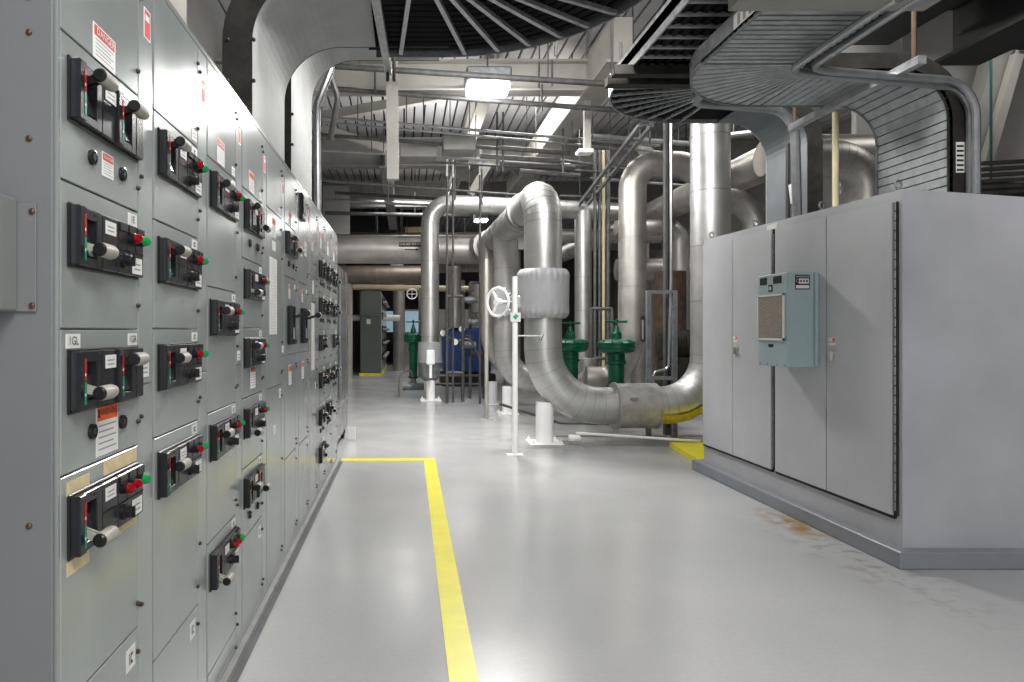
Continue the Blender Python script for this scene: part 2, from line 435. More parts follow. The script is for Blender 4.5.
def label_mesh(kind,w,h,txt=None):
    k=('l',kind,w,h,txt)
    if k in ME: return ME[k]
    mb=MB(); U=Vector((0,1,0));V=Vector((0,0,1))
    mb.box(0,.0012,0,w,-h,0,0)
    e=.0014
    if kind in('danger','warning'):
        mb.box(.0012,e,w*.04,w*.96,-h*.34,-h*.04,2)
        mb.text('DANGER' if kind=='danger' else 'WARNING',(e,w*.54,-h*.19),U,V,w*.2,0 if kind=='danger' else 1)
        if kind=='warning': mb.prism([(w*.06,-h*.27),(w*.17,-h*.27),(w*.115,-h*.1)],lambda u,v,t:(t,u,v),e,e+.0002,1)
        for i in range(5):
            z=-h*(.42+.11*i); mb.box(.0012,e,w*.1,w*(.9-.12*(i%2)),z-h*.028,z,3)
    elif kind=='id':
        if txt: mb.text(txt,(e,w*.5,-h*.5),U,V,h*.85,1)
        else:
            mb.box(.0012,e,w*.3,w*.38,-h*.75,-h*.25,1); mb.box(.0012,e,w*.45,w*.68,-h*.75,-h*.62,1); mb.box(.0012,e,w*.45,w*.68,-h*.38,-h*.25,1); mb.box(.0012,e,w*.45,w*.52,-h*.75,-h*.25,1)
    elif kind=='paper':
        n=int(h/.016)
        for i in range(1,n): mb.box(.0012,e,w*.12,w*(.88-.1*(i%3)),-i*h/n-.0014,-i*h/n,3)
    elif kind=='red':
        mb.box(.0012,e,w*.08,w*.92,-h*.95,-h*.05,2); mb.box(e,e+.0002,w*.2,w*.8,-h*.4,-h*.2,0)
    elif kind=='small':
        for i in range(2): mb.box(.0012,e,w*.15,w*.8,-h*(.35+.3*i)-h*.1,-h*(.35+.3*i),3)
    mats={'danger':'redp','red':'redp','warning':'orange'}.get(kind,'redp')
    ME[k]=mb.mesh('label',['white','ink',mats,'inkgrey']); return ME[k]
def door_mesh(y0,y1,h,b=.0018):
    k=('d',round(y0,3),round(y1,3),round(h,3))
    if k not in ME:
        ME[k]=MB().bbox(-.02,0,0,y1-y0,-h,0,b).mesh('door',['gear'])
    return ME[k]
ends=['top','second from top','third','fourth']
def section(k,label,doors,extra=(),red=True):
    y0=1.357+W*k; S=thing('switchgear_section',(-.69,y0,.028),label,'switchgear','switchgear sections along the left side of the aisle')
    b=MB(); b.box(-.52,-.014,.001,W-.001,0,2.285,0); b.box(-.03,-.0155,.0,W,.0,2.29,1)
    b.bbox(-.035,-.002,0,W,0,.03,.003,0); b.bbox(-.52,-.001,0,W,2.262,2.285,.003,0)
    if k==0: b.box(-.02,-.001,0,.008,.03,2.26,0)
    inst('cabinet_body',b.mesh('cabinet_body',['gear','gear_dark']),S,(0,0,0))
    L0=lambda z:z-.028
    ysplit=.404
    for (zt,zb,kind,*r) in doors:
        zt_=L0(zt)-.002; h=zt-zb-.004
        d=inst('door',door_mesh(.008,ysplit-.002,h),S,(0,.008,zt_))
        for zz in ((-.075,) if h<.25 else (-.06,-h+.06)): inst('latch_screw',ME['latch'],d,(0,.388,zz))
        if kind=='B': 
            for (lk,ly,lz,lw,lh,*t) in r: inst('label',label_mesh(lk,lw,lh,t[0] if t else None),d,(0,ly,lz))
            continue
        if kind=='V':
            f=r[0]
            mb=MB(); mb.bbox(0,.02,0,.12,-.23,0,.004,0); mb.bbox(.0,.03,0,.03,-.23,0,.003,1); mb.bbox(0,.03,.09,.12,-.23,0,.003,1); mb.box(.02,.0205,.03,.09,-.215,-.015,2); mb.bbox(.02,.032,.045,.075,-.2,-.13,.003,3)
            if 'V' not in ME: ME['V']=mb.mesh('breaker_unit',['black','charcoal','slot','inkgrey'])
            u=inst('breaker_unit',ME['V'],S,(0,.10,L0(zt)-.17)); inst('operating_handle',handle_mesh(.07,.10,.02,.05),u,(.01,.04,-.115))
            inst('warning_label',label_mesh('warning',.06,.085),d,(0,.13,-.04)); inst('name_label',label_mesh('id',.05,.03),d,(0,.33,-.03))
            continue
        bz=inst('breaker_unit',bez('D' if kind=='D' else 'S'),S,(0,.036,L0(zt)-.046))
        u=bz
        if k<8 or True:
            inst('name_label',label_mesh('small',.055,.03),u,(.02,.13,-.012))
        f=r[0]; fs=f if isinstance(f,tuple) else (f,f)
        inst('operating_handle',handle_mesh(round(.062-fs[0]*.124,3)),u,(.006,.032,-.062))
        if kind=='D':
            inst('operating_handle',handle_mesh(round(.062-fs[1]*.124,3)),u,(.006,.212,-.062))
            for y in(.11,.27): inst('push_button',ME['button'],S,(0,y+.03,L0(zt)-.225))
            if k==0 and zt>1.8: inst('danger_label',label_mesh('danger',.06,.055),d,(0,.185,-.195),'white label with red printing')
        else:
            ls=[('green',.326,-.034),('red',.274,-.034)]
            if kind=='S3': ls.append(('red',.228,-.034))
            for c,y,z in ls: inst(c+'_pilot_light',lens_mesh(c),u,(.018,y,z),c+' indicator lens')
            inst('selector_knob',ME['knob'],u,(.018,.235,-.092))
            inst('rating_label',label_mesh('small',.06,.04),u,(.018,.285,-.078))
        tx=r[1] if len(r)>1 else (None,)
        if tx:
            if len(tx)>1: inst('name_label',label_mesh('id',.06,.03,tx[0]),d,(0,.02,-.008))
            inst('name_label',label_mesh('id',.055,.03,tx[-1]),d,(0,.33,-.008))
        for e in r[2:]: inst(e[0],label_mesh(e[1],e[4],e[5]),d,(0,e[2],e[3]))
    for (zt,zb) in((2.29,1.2),(1.2,.06)):
        d=inst('wireway_door',door_mesh(.406,.504,zt-zb-.004),S,(0,.406,L0(zt)-.002))
        for zz in(-.08,-(zt-zb)/2,-(zt-zb)+.08): inst('latch_screw',ME['latch'],d,(0,.012,zz))
        if zt>2 and red:
            inst('warning_label',label_mesh('red',.045,.08),d,(0,.035,-.09),'small red and white warning label')
            if k in(0,2,4): inst('name_label',label_mesh('small',.05,.04),d,(0,.02,-1.03))
    return S
ID=(None,)
s0=section(0,'nearest switchgear section, with tan masking tape around its lowest breaker',[
 (2.29,1.947,'B',('danger',.14,-.262,.115,.078)),
 (1.947,1.646,'D',(.2,.24),()),
 (1.646,1.344,'S',.72,('1E',)),
 (1.344,1.046,'D',(.72,.2),('1GL','1GR'),('warning_label','warning',.155,-.165,.115,.12)),
 (1.046,.577,'S3',.80,()),(.577,.06,'B',('id',.32,-.03,.055,.055))])
# masking tape strips on the lowest breaker door of the first section
for (y,z,w,h) in((.03,-.013,.1,.03),(.2,-.004,.19,.032),(.03,-.177,.1,.03),(.24,-.172,.15,.022)):
    inst('masking_tape',MB().box(.0,.0012,0,w,-h,0).mesh('masking_tape',['tape']),s0,(.0005,y,1.016+z),'strip of tan masking tape')
section(1,'second switchgear section from the front, four breakers with red and green lights',[
 (2.29,1.95,'B',('small',.33,-.29,.05,.035)),(1.95,1.648,'S',.2,ID),(1.648,1.346,'S',.25,ID),(1.346,1.044,'S',.3,ID),(1.044,.43,'S',.35,ID),(.43,.06,'B',('id',.31,-.03,.055,.055))])
section(2,'third switchgear section from the front, with a handle down near the floor',[
 (2.29,1.954,'B',('danger',.12,-.235,.10,.09),('small',.33,-.29,.05,.035)),(1.954,1.497,'S',.3,ID),(1.497,1.05,'S',.3,ID),(1.05,.592,'S',.28,ID),(.592,.13,'S3',.85,ID),(.13,.06,'B')])
section(3,'fourth switchgear section, double breaker on top over three single ones',[
 (2.29,1.954,'B',('warning',.12,-.235,.10,.09),('small',.33,-.29,.05,.035)),(1.954,1.653,'D',(.2,.75),ID),(1.653,1.353,'S',.8,ID),(1.353,1.05,'S',.25,ID,('warning_label','warning',.15,-.16,.1,.11)),(1.05,.75,'S',.85,ID),(.75,.449,'D',(.35,.7),ID),(.449,.06,'B',('id',.31,-.03,.055,.055))])
section(4,'fifth switchgear section, blank doors with a long white sheet taped on',[
 (2.29,1.964,'B',('small',.33,-.27,.05,.035)),(1.964,1.045,'B',('warning',.14,-.03,.09,.10),('paper',.14,-.15,.09,.05),('paper',.07,-.24,.2,.40)),(1.045,.06,'B',('id',.33,-.02,.055,.05),('small',.16,-.2,.07,.05))])
section(5,'sixth switchgear section, double breaker above a tall single lever',[
 (2.29,1.964,'B',('danger',.13,-.235,.09,.09)),(1.964,1.66,'D',(.3,.7),ID),(1.66,1.2,'V',0),(1.2,.60,'B',('warning',.13,-.06,.1,.12)),(.60,.06,'B',('id',.33,-.02,.055,.05))])
s7=section(6,'seventh switchgear section, with a black meter at the top and one tall lever',[
 (2.29,1.66,'B',('danger',.08,-.35,.08,.1),('small',.26,-.33,.09,.1)),(1.66,1.2,'V',0),(1.2,.60,'B',('warning',.13,-.06,.1,.12)),(.60,.06,'B',('id',.33,-.02,.055,.05))])
inst('meter',MB().bbox(0,.02,0,.16,-.17,0,.004,0).bbox(.02,.024,.015,.145,-.13,-.015,.002,1).box(.02,.0215,.02,.14,-.165,-.14,2).mesh('meter',['black','charcoal','white']),s7,(0,.05,2.22))
section(7,'eighth switchgear section, blank doors with a narrow white sheet',[
 (2.29,1.75,'B',('danger',.1,-.25,.08,.1)),(1.75,.98,'B',('paper',.14,-.03,.1,.1),('paper',.1,-.2,.16,.5)),(.98,.06,'B',('id',.3,-.03,.055,.05))])
for k,lab in((8,'ninth switchgear section, first of the far group with six breakers'),(9,'tenth switchgear section, middle of the far group with six breakers'),(10,'last switchgear section at the far end of the line')):
    section(k,lab,[(2.29,1.954,'B',('danger',.1,-.15,.1,.12)),(1.954,1.653,'D',(.25,.7),ID),(1.653,1.353,'D',(.25,.7),ID),
      (1.353,1.05,'S' if k!=9 else 'B',*([.3,ID] if k!=9 else [])),(1.05,.75,'S' if k!=10 else 'D',.3,ID),(.75,.449,'D' if k!=10 else 'B',*([(.3,.7),ID] if k!=10 else [])),(.449,.06,'S' if k==8 else 'B',*([.5,ID] if k==8 else []))])
# end panel facing the camera
y=1.357
mb=MB(); mb.bbox(-1.24,-.697,y-.012,y-.002,.028,2.30,.002)
ep=mb.build('end_panel','gear_side',None,'blue grey steel end panel closing the near end of the switchgear','panel')
for xx,zz in((-1.16,.5),(-.742,2.0),(-.742,1.93),(-.742,.86),(-.742,.52),(-.742,1.16),(-.742,1.72)):
    if zz in(1.16,): continue
    MB().lathe([(.006,0),(.006,.003),(.003,.005)],(xx,y-.012,zz if zz!=.86 else .955),(0,-1,0),12).build('screw','rustscrew',ep,'brownish screw head')
jb=thing('junction_box',(-.90,y-.02,1.37),'plain grey steel box mounted on the end panel at the left edge','box')
MB().bbox(-1.22,-.726,y-.018,y-.0125,1.378,1.592,.001).build('flange','gear_side',jb)
MB().bbox(-1.2,-.762,y-.085,y-.018,1.378,1.60,.004).build('box_cover','box_grey',jb)
for zz in(1.575,1.39): MB().lathe([(.006,0),(.006,.003),(.003,.005)],(-.733,y-.018,zz),(0,-1,0),12).build('screw','rustscrew',jb)

# stainless cabinet beyond the line
sc=thing('steel_cabinet',(-.95,7.9,0),'polished steel cabinet on casters just past the far end of the switchgear','cabinet')
MB().bbox(-1.25,-.72,7.2,8.6,.14,2.07,.02).build('cabinet_body','ss',sc)
MB().box(-.72,-.712,7.3,8.5,.5,.52,0).cyl((-.70,7.3,.6),(-.70,7.3,1.9),.015,8,0).build('door_handle','conduit',sc)
for yy in(7.35,8.5):
    for xx in(-1.18,-.78):
        MB().lathe([(.06,0),(.065,.01),(.065,.035),(.06,.045)],(xx-.02,yy,.066),(1,0,0),16,0).box(xx-.03,xx+.035,yy-.02,yy+.02,.07,.145,0).build('caster','black',sc)
MB().box(-.69,-.60,8.3,8.31,.02,.17).build('paper_sheet','white',None,'small white sheet standing on the floor by the steel cabinet','paper')

# ------------------------------------------------------------ right enclosure
E=thing('electrical_enclosure',(2.85,5.2,.098),'big light grey electrical enclosure with four tall doors on a painted plinth','enclosure')
X0,X1,Y0,Y1=2.85,5.3,3.9,6.49
zt=lambda X,Y:2.155+(Y-3.9)*.020-(X-2.85)*.068
mb=MB(); mb.hexa([(X0,Y0,.098),(X1,Y0,.098),(X1,Y1,.098),(X0,Y1,.098)],[(X0,Y0,zt(X0,Y0)),(X1,Y0,zt(X1,Y0)),(X1,Y1,zt(X1,Y1)),(X0,Y1,zt(X0,Y1))])
mb.build('cabinet_body','cab_body',E)
dz=lambda Y:2.087+(Y-3.93)*.0278
doors=[(6.46,5.885),(5.875,5.26),(5.20,4.572),(4.562,3.955)]
Dm=[]
for i,(a,b) in enumerate(doors):
    mb=MB(); zb=.272
    mb.hexa([(2.825,b,zb),(2.848,b,zb),(2.848,a,zb),(2.825,a,zb)],[(2.825,b,dz(b)),(2.848,b,dz(b)),(2.848,a,dz(a)),(2.825,a,dz(a))])
    Dm.append(mb.build('door','cab',E))
for (ya,yb) in((5.255,6.465),(3.945,5.205)):
    MB().box(2.832,2.852,ya,yb,.252,.272).build('door_shadow_strip','raild',E)  # dark strip drawn in place of the shade in the gap below the doors
for y in(5.252,3.95):
    mb=MB(); mb.box(2.838,2.85,y-.022,y+.006,.272,dz(y),0)
    z=.3
    while z<2.05: mb.cyl((2.836,y-.008,z),(2.836,y-.008,z+.05),.008,8,1); z+=.056
    mb.build('hinge',['raild','galv_d'],E)
for i,(y,d) in enumerate(((4.49,Dm[3]),(5.81,Dm[1]))):
    mb=MB(); z=1.185
    mb.lathe([(.044,0),(.044,.004),(.036,.008)],(2.825,y,z),(-1,0,0),24,0)
    mb.prism([(-.03,-.02),(.03,-.02),(0,-.065)],lambda u,v,w:(2.825-w,y+u,z+v),0,.006,0)
    mb.bbox(2.792,2.819,y-.012,y+.012,z-.045,z+.026,.006,1); mb.cyl((2.79,y,z+.012),(2.82,y,z+.012),.014,14,1)
    mb.build('door_handle',['latch_steel','latch_steel'],d,'round steel paddle latch')
    MB().box(2.8235,2.825,y-.02,y+.05,1.245,1.295,0).box(2.8232,2.8236,y-.018,y+.01,1.272,1.293,1).box(2.8232,2.8236,y-.018,y+.048,1.265,1.268,2).build('caution_label',['white','orange','ink'],d)
MB().box(2.8475,2.8498,5.22,5.36,zt(2.85,5.3)-.055,zt(2.85,5.3)-.015).build('name_label','white',E)
for (xx,yy) in((2.89,3.99),(2.89,4.72),(2.89,5.62),(2.89,6.42)):
    z=zt(xx,yy)
    MB().cyl((xx,yy,z-.002),(xx,yy,z+.02),.014,12,0).torus((xx,yy,z+.042),(.35,-1,0),.024,.007,20,8,0).build('eye_bolt','conduit',E)
# plinth stain is in the plinth paint
# air conditioner
A=thing('cabinet_air_conditioner',(2.7,4.86,1.09),'pale teal box cooler hanging on the grey enclosure doors with tan filter','air conditioner')
ax0,ax1,ay0,ay1,az0,az1=2.62,2.822,4.67,5.05,1.09,1.745
MB().bbox(ax0,ax1,ay0,ay1,az0,az1,.005).build('casing','teal',A)
for (a,b) in((5.02,4.93),(4.84,4.74)): MB().box(ax0-.004,ax0,b,a,1.675,1.725,0).build('vent_slot','black',A)
MB().box(ax0-.003,ax0,4.855,4.905,1.62,1.67,0).lathe([(.015,0),(.015,.002)],(ax0-.003,4.88,1.645),(-1,0,0),12,1).box(ax0-.0055,ax0-.005,4.877,4.883,1.632,1.658,0).build('emblem_plate',['black','white'],A,'small black plate with a white mark')
fr=MB(); a,b=5.045,4.70; z0,z1=1.275,1.60
for (q) in((a,a-.012,z0,z1),(b+.012,b,z0,z1),(a,b,z1-.012,z1),(a,b,z0,z0+.014)): fr.box(ax0-.010,ax0,q[1],q[0],q[2],q[3],0)
fo=fr.build('filter_frame','white',A)
MB().box(ax0-.007,ax0-.001,b+.012,a-.012,z0+.014,z1-.012).build('filter_pad','filter',fo,'tan filter mesh')
MB().bbox(ax0-.004,ax0,4.845,4.905,1.225,1.248,.002).build('drain_plug','black',A)
mb=MB(); U=Vector((1,0,0));V=Vector((0,0,1)); yb=ay0-.0015
mb.box(2.675,2.775,yb,ay0,1.625,1.725,0); mb.box(2.68,2.77,yb-.0006,yb,1.632,1.655,1); mb.box(2.70,2.768,yb-.0006,yb,1.665,1.70,1); mb.box(2.68,2.77,yb-.0006,yb,1.708,1.718,2)
mb.torus((2.692,yb-.001,1.685),(0,1,0),.010,.003,14,6,2)
for xx in(2.71,2.73,2.75): mb.box(xx,xx+.01,yb-.0012,yb-.0006,1.674,1.692,0)
mb.build('maker_plate',['black','white','inkgrey'],A)
mb=MB()
for z in(1.13,1.29,1.45,1.6,1.72):
    mb.lathe([(.006,0),(.006,.004)],(2.812,ay0,z),(0,-1,0),8)
for yy in(4.70,4.8,4.92,5.02): mb.lathe([(.005,0),(.005,.004)],(ax0,yy,1.103),(-1,0,0),8)
mb.build('casing_screws','galv_d',A)
MB().bbox(2.80,2.824,4.645,5.07,1.10,1.735,.003).build('mounting_flange','teal',A)

# ------------------------------------------------------------ pipework: front return bend
def leg(x,y,h,r,parent,base=.16,m='whitep'):
    MB().cyl((x,y,.02),(x,y,h),r,20,0).build('support_leg',m,parent,'white painted pipe leg')
    mb=MB().bbox(x-base,x+base,y-base,y+base,0,.02,.004,0)
    for sx in(-1,1):
        for sy in(-1,1): mb.lathe([(.018,0),(.018,.03),(.008,.032),(.008,.05)],(x+sx*base*.8,y+sy*base*.8,.02),(0,0,1),6,0)
    mb.build('base_plate',m,parent)
Ypf=8.1; xl,xr=1.64,3.63; r1=.222
PU=thing('insulated_pipe',(2.6,8.1,0),'large silver clad pipe bending down, across and up again in front','pipe')
zb=.445
pipe_mb([(1.62,13.75,3.03),(xl,Ypf,2.95),(xl,Ypf,zb),(xr,Ypf,zb+.02),(xr,Ypf,5.6)],r1,[.34,.68,.58],32).build('pipe_run',['alu','seam'],PU)
# end flange ring at the upper elbow
MB().cyl((1.637,9.2,2.967),(1.636,9.34,2.968),r1+.035,32,0).build('seam_band','seam',PU)
# fabric blanket
prof=[]
mb=MB(); nz=24; na=120
Vv=[];Ff=[]
for i in range(nz+1):
    t=i/nz; z=1.49+t*.58; rr=.262+.040*min(1,math.sin(PI*min(1,max(0,t)))*3.2)**.7
    for j in range(na):
        a=2*PI*j/na; edge=abs(t-.5)*2
        w=.011*math.sin(a*25+1.3*math.sin(a*3))*max(0,edge-.35)*1.5*(1-edge**8*.6)+.004*math.sin(a*5+t*4)
        Vv.append((xl+(rr+w)*math.cos(a),Ypf+(rr+w)*math.sin(a),z))
for i in range(nz):
    for j in range(na):
        j2=(j+1)%na; Ff.append((i*na+j,i*na+j2,(i+1)*na+j2,(i+1)*na+j))
Ff.append(tuple(range(na))[::-1]); Ff.append(tuple(nz*na+j for j in range(na)))
mb._add(Vv,Ff); mb.build('insulation_blanket','blanket',PU,'grey quilted fabric jacket over a valve')
mb=MB(); mb.cyl((2.50,Ypf,zb+.005),(2.98,Ypf,zb+.01),r1+.045,32,0); mb.cyl((2.48,Ypf,zb),(2.50,Ypf,zb),r1+.065,32,0); mb.cyl((2.96,Ypf,zb),(2.98,Ypf,zb),r1+.050,32,0)
mb.bbox(2.6,2.68,Ypf-.30,Ypf-.22,zb+.10,zb+.13,.004,1)
mb.build('pipe_sleeve',['sleeve','seam'],PU,'dull grey sheet metal sleeve around the pipe')
leg(xl+.02,Ypf+.0,.50,.105,PU,.2)
MB().hexa([(1.25,7.75,0),(2.05,7.75,0),(2.05,8.5,0),(1.25,8.5,0)],[(1.33,7.82,.018),(1.97,7.82,.018),(1.97,8.45,.018),(1.33,8.45,.018)]).build('concrete_pad','pad',None,'low grey concrete pad under the white leg of the front pipe','pad')
# yellow painted underside of the elbow
mb=MB(); path,_=fillet([(2.99,Ypf,zb+.01),(xr,Ypf,zb+.02),(xr,Ypf,1.5)],.55,6)
V=[];n=8;cnt=0
for i,p in enumerate(path):
    if p.z>zb+.30: break
    t=(path[min(i+1,len(path)-1)]-path[max(i-1,0)]).normalized(); nrm=Vector((t.z,0,-t.x))
    for j in range(n+1):
        a=math.radians(-66+j*44/n); d=(nrm*math.cos(a)+Vector((0,1,0))*math.sin(a))*(r1+.005); V.append(p+d)
    cnt+=1
mb._add(V,[(i*(n+1)+j,(i+1)*(n+1)+j,(i+1)*(n+1)+j+1,i*(n+1)+j+1) for i in range(cnt-1) for j in range(n)])
mb.build('yellow_band','yellow_old',PU,'yellow safety paint on the low side')
# chain wheel valve operator
cw=thing('valve_handwheel',(1.2,7.95,1.7),'white chain wheel operator beside the grey quilted pipe jacket','valve')
o=Vector((1.09,8.0,1.68)); axn=Vector((-.75,-.66,0))
mb=MB(); mb.torus(o,axn,.165,.018,32,8); up=Vector((0,0,1)); sd=axn.normalized().cross(up)
for a in(0.5,2.6,4.7):
    d=up*math.cos(a)+sd*math.sin(a); mb.tube([o,o+d*.165],[.022,.014],8)
mb.cyl(o+axn*.03,o-axn*.05,.04,14)
for i in range(12):
    a=i*PI/6; d=up*math.cos(a)+sd*math.sin(a); mb.cyl(o+d*.17-axn*.02,o+d*.195-axn*.02,.009,6)
mb.build('chain_wheel','whitep',cw)
MB().cyl(o,o-axn*.30,.022,12,0).bbox(1.25,1.41,8.0,8.2,1.6,1.76,.02,0).cyl((1.33,8.1,1.76),(1.33,8.1,1.84),.03,12,0).build('gear_operator','galv',cw)
# white posts
pt=thing('marker_post',FL(515,455)+Vector((0,0,0)),'slim white post with a green tag, standing on the floor in front of the pipes','post')
px_,py_=FL(515,455).x,FL(515,455).y
MB().cyl((px_,py_,.01),(px_,py_,1.93),.031,16).build('post','whitep',pt)
MB().bbox(px_-.09,px_+.09,py_-.06,py_+.06,0,.012,.003).build('base_plate','whitep',pt)
MB().box(px_-.055,px_+.055,py_-.036,py_-.033,1.44,1.54,0).prism([(-.03,1.49),(.0,1.46),(.035,1.50),(0,1.525)],lambda u,v,w:(px_+u,py_-.036-w,v),0,.001,1).build('tag',['white','greenp'],pt,'white tag with a green mark')
MB().cyl((px_,py_+.0,1.29),(1.58,7.89,1.28),.008,8,0).cyl((1.56,7.86,1.24),(1.60,7.9,1.31),.016,8,1).build('tie_rod',['whitep','conduit'],pt)
p2=FL(486.5,419.5)
pp=thing('marker_post',p2,'slim pale post farther back, left of the white post with the tag','post')
MB().cyl(p2,(p2.x,p2.y,2.43),.03,14).build('post','beam',pp); MB().bbox(p2.x-.09,p2.x+.09,p2.y-.06,p2.y+.06,0,.012,.003).build('base_plate','beam',pp)

# second U pipe behind
P3=thing('insulated_pipe',(1.65,11,0),'silver clad pipe dropping from the header just left of the front bend','pipe')
x3=1.63; pipe_mb([(x3,11,3.0),(x3,11,.55),(2.9,11,.5),(2.9,11,.9)],.2,[.5,.3],28).build('pipe_run',['alu','seam'],P3)
MB().cyl((x3,11,1.62),(x3,11,2.0),.25,28,0).cyl((x3,11,1.6),(x3,11,1.64),.27,28,0).build('valve_jacket','blanket',P3)
leg(x3+.03,11,.45,.09,P3,.16)
P3b=thing('insulated_pipe',(1.3,12.4,0),'silver clad pipe with a long curved elbow left of the chain wheel','pipe')
pipe_mb([(1.5,12.4,2.95),(1.5,12.4,.6),(2.5,12.4,.55)],.13,[.75],24).build('pipe_run',['alu_w','seam'],P3b)
leg(1.6,12.4,.42,.08,P3b,.14)
# header
hd=thing('header_pipe',(0,14,2.7),'thick silver header pipe crossing overhead from the switchgear to the right','pipe')
pipe_mb([(-2.4,14.05,3.03),(1.62,14.0,3.01),(1.62,13.2,3.0)],.295,[.35],32,gap=1.4).build('pipe_run',['alu_w','seam'],hd)
a=P(399,246.5,13.70); mb=MB(); mb.box(a.x,a.x+.46,13.705,13.71,a.z,a.z+.085,0)
mb.text('CHILLED WATER',(a.x+.23,13.70,a.z+.045),(1,0,0),(0,0,1),.058,1); mb.box(a.x+.12,a.x+.34,13.70,13.705,a.z-.07,a.z-.05,0); mb.prism([(0,-.03),(0,.03),(.06,0)],lambda u,v,w:(a.x+.34+u,13.70+w,a.z-.06+v),0,.005,0)
mb.build('flow_label',['ink','white'],hd,'black pipe marker with an arrow')
# P4
P4=thing('insulated_pipe',(.485,13.2,0),'tall silver clad pipe standing alone in mid aisle, bending right at the top','pipe')
x4=.485
pipe_mb([(x4,13.2,.5),(x4,13.2,3.82),(4.55,13.2,3.63)],.175,[.38],28).build('pipe_run',['alu','seam'],P4)
MB().cyl((x4,13.2,.75),(x4,13.2,1.13),.235,24,0).cyl((x4,13.2,.73),(x4,13.2,.77),.25,24,0).build('valve_jacket','blanket',P4)
MB().lathe([(.235,.75),(.2,.6),(.2,.45),(.12,.38)],(x4,13.2,0),(0,0,1),20).build('flange_boot','galv_d',P4)
MB().bbox(x4-.08,x4+.08,12.9,13.0,.7,.98,.02,0).cyl((x4,12.95,.7),(x4,12.9,.45),.03,8,0).build('gauge_bracket','whitep',P4)
leg(x4+.01,13.15,.5,.085,P4,.2)
# P5
P5=thing('insulated_pipe',(3.35,10,0),'silver clad pipe rising behind the green valve, hooked over at the top','pipe')
pipe_mb([(2.72,10.25,.62),(3.12,10.2,.6),(3.34,10,1.2),(3.34,10,3.78),(4.05,10,3.78),(4.55,9.95,3.55)],.195,[.25,.3,.42,.3],28).build('pipe_run',['alu_w','seam'],P5)
# P6
P6=thing('insulated_pipe',(3.44,13.15,0),'slimmer silver clad pipe behind the front bend, beside the vertical conduits','pipe')
pipe_mb([(3.44,13.15,.45),(3.44,13.15,3.66)],.16,[.3],24).build('pipe_run',['alu','seam'],P6)
leg(3.44,13.15,.5,.06,P6,.12)
MB().box(3.53,3.60,12.97,12.985,1.2,1.6).build('pipe_marker','ink',P6,'black upright pipe marker')
MB().box(3.40,3.47,9.79,9.80,1.18,1.55,0).box(3.405,3.43,9.785,9.79,1.22,1.5,1).build('pipe_marker',['ink','inkgrey'],P5,'black upright pipe marker')
P7=pipe_mb([(6.0,8.75,3.62),(4.9,8.75,3.62),(4.95,22,3.75)],.24,.4,28).build('insulated_pipe',['alu_w','seam'],None,'thick silver pipe running away overhead behind the tall right riser','pipe')
pipe_mb([(3.95,9.3,3.12),(4.78,9.3,3.12),(4.78,9.3,0)],.165,[.36],24).build('insulated_pipe',['alu_w','seam'],None,'silver elbow turning down behind the near left corner of the grey enclosure','pipe')
pipe_mb([(4.3,8.2,3.42),(5.55,8.2,3.42),(5.55,8.2,0)],.215,[.42],24).build('insulated_pipe',['alu_w','seam'],None,'silver pipe elbow seen through the loop of the ribbed cable tray','pipe')
pipe_mb([(3.9,12.6,3.25),(4.95,12.6,3.25),(5.1,12.6,3.1),(5.1,12.6,0)],.15,[.3,.3],20).build('insulated_pipe',['alu_w','seam'],None,'small silver arch pipe seen between the strut column and the tall riser','pipe')
pipe_mb([(4.2,13.5,2.55),(8.5,13.5,2.6)],.22,[.3],20).build('insulated_pipe',['alu_w','seam'],None,'horizontal silver pipe low behind the strut frame','pipe')
pipe_mb([(4.75,12.2,2.4),(4.75,12.2,0)],.27,[.3],20).build('process_vessel',['rust','rust'],None,'brown upright vessel behind the strut frame','vessel')

# green actuators
def actuator(x,y,z,R,h,label,zbase=.45):
    t=thing('valve_actuator',(x,y,zbase),label,'valve','green diaphragm valve actuators')
    mb=MB(); mb.lathe([(.46*R,-.03),(.75*R,-.025),(.93*R,.0),(.95*R,.04),(1.0*R,.05),(1.0*R,.075),(.98*R,.08),(.98*R,.09),(1.0*R,.095),(1.0*R,.12),(.94*R,.13),(.80*R,.155),(.5*R,.17),(.28*R,.18),(.27*R,.25),(.16*R,.29),(.1*R,.36)],(x,y,z),(0,0,1),28)
    for i in range(12):
        a=i*PI/6; mb.cyl((x+R*.93*math.cos(a),y+R*.93*math.sin(a),z+.045),(x+R*.93*math.cos(a),y+R*.93*math.sin(a),z+.14),.012,6)
    mb.build('diaphragm_housing','greenpaint',t)
    MB().cyl((x,y,z+.34),(x,y,z+.45),.014,8,0).cyl((x-.15,y,z+.41),(x+.15,y,z+.41),.016,8,0).cyl((x,y,z+.39),(x,y,z+.43),.03,10,0).build('hand_crank','greenpaint',t)
    mb=MB().lathe([(.46*R,-.02),(.46*R,-.12),(.52*R,-.13),(.52*R,-.17),(.42*R,-.18),(.42*R,-h+.05),(.5*R,-h+.04),(.5*R,-h)],(x,y,z),(0,0,1),20)
    mb.build('yoke','greenpaint',t)
    MB().lathe([(.35*R,0),(.5*R,.03),(.5*R,.07),(.3*R,.1),(.3*R,.2)],(x,y,z-h-.2),(0,0,1),16).cyl((x-.22,y,z-h-.16),(x+.22,y,z-h-.16),.09,16).build('valve_body','galv_d',t)
    return t
actuator(2.90,9.35,1.06,.25,.5,'green domed valve actuator rising behind the low silver pipe sleeve')
actuator(2.50,10.3,1.05,.27,.5,'green valve actuator half hidden by the front silver pipe')
actuator(.17,14.0,1.12,.2,.75,'green valve actuator on the floor near the lone mid aisle pipe')
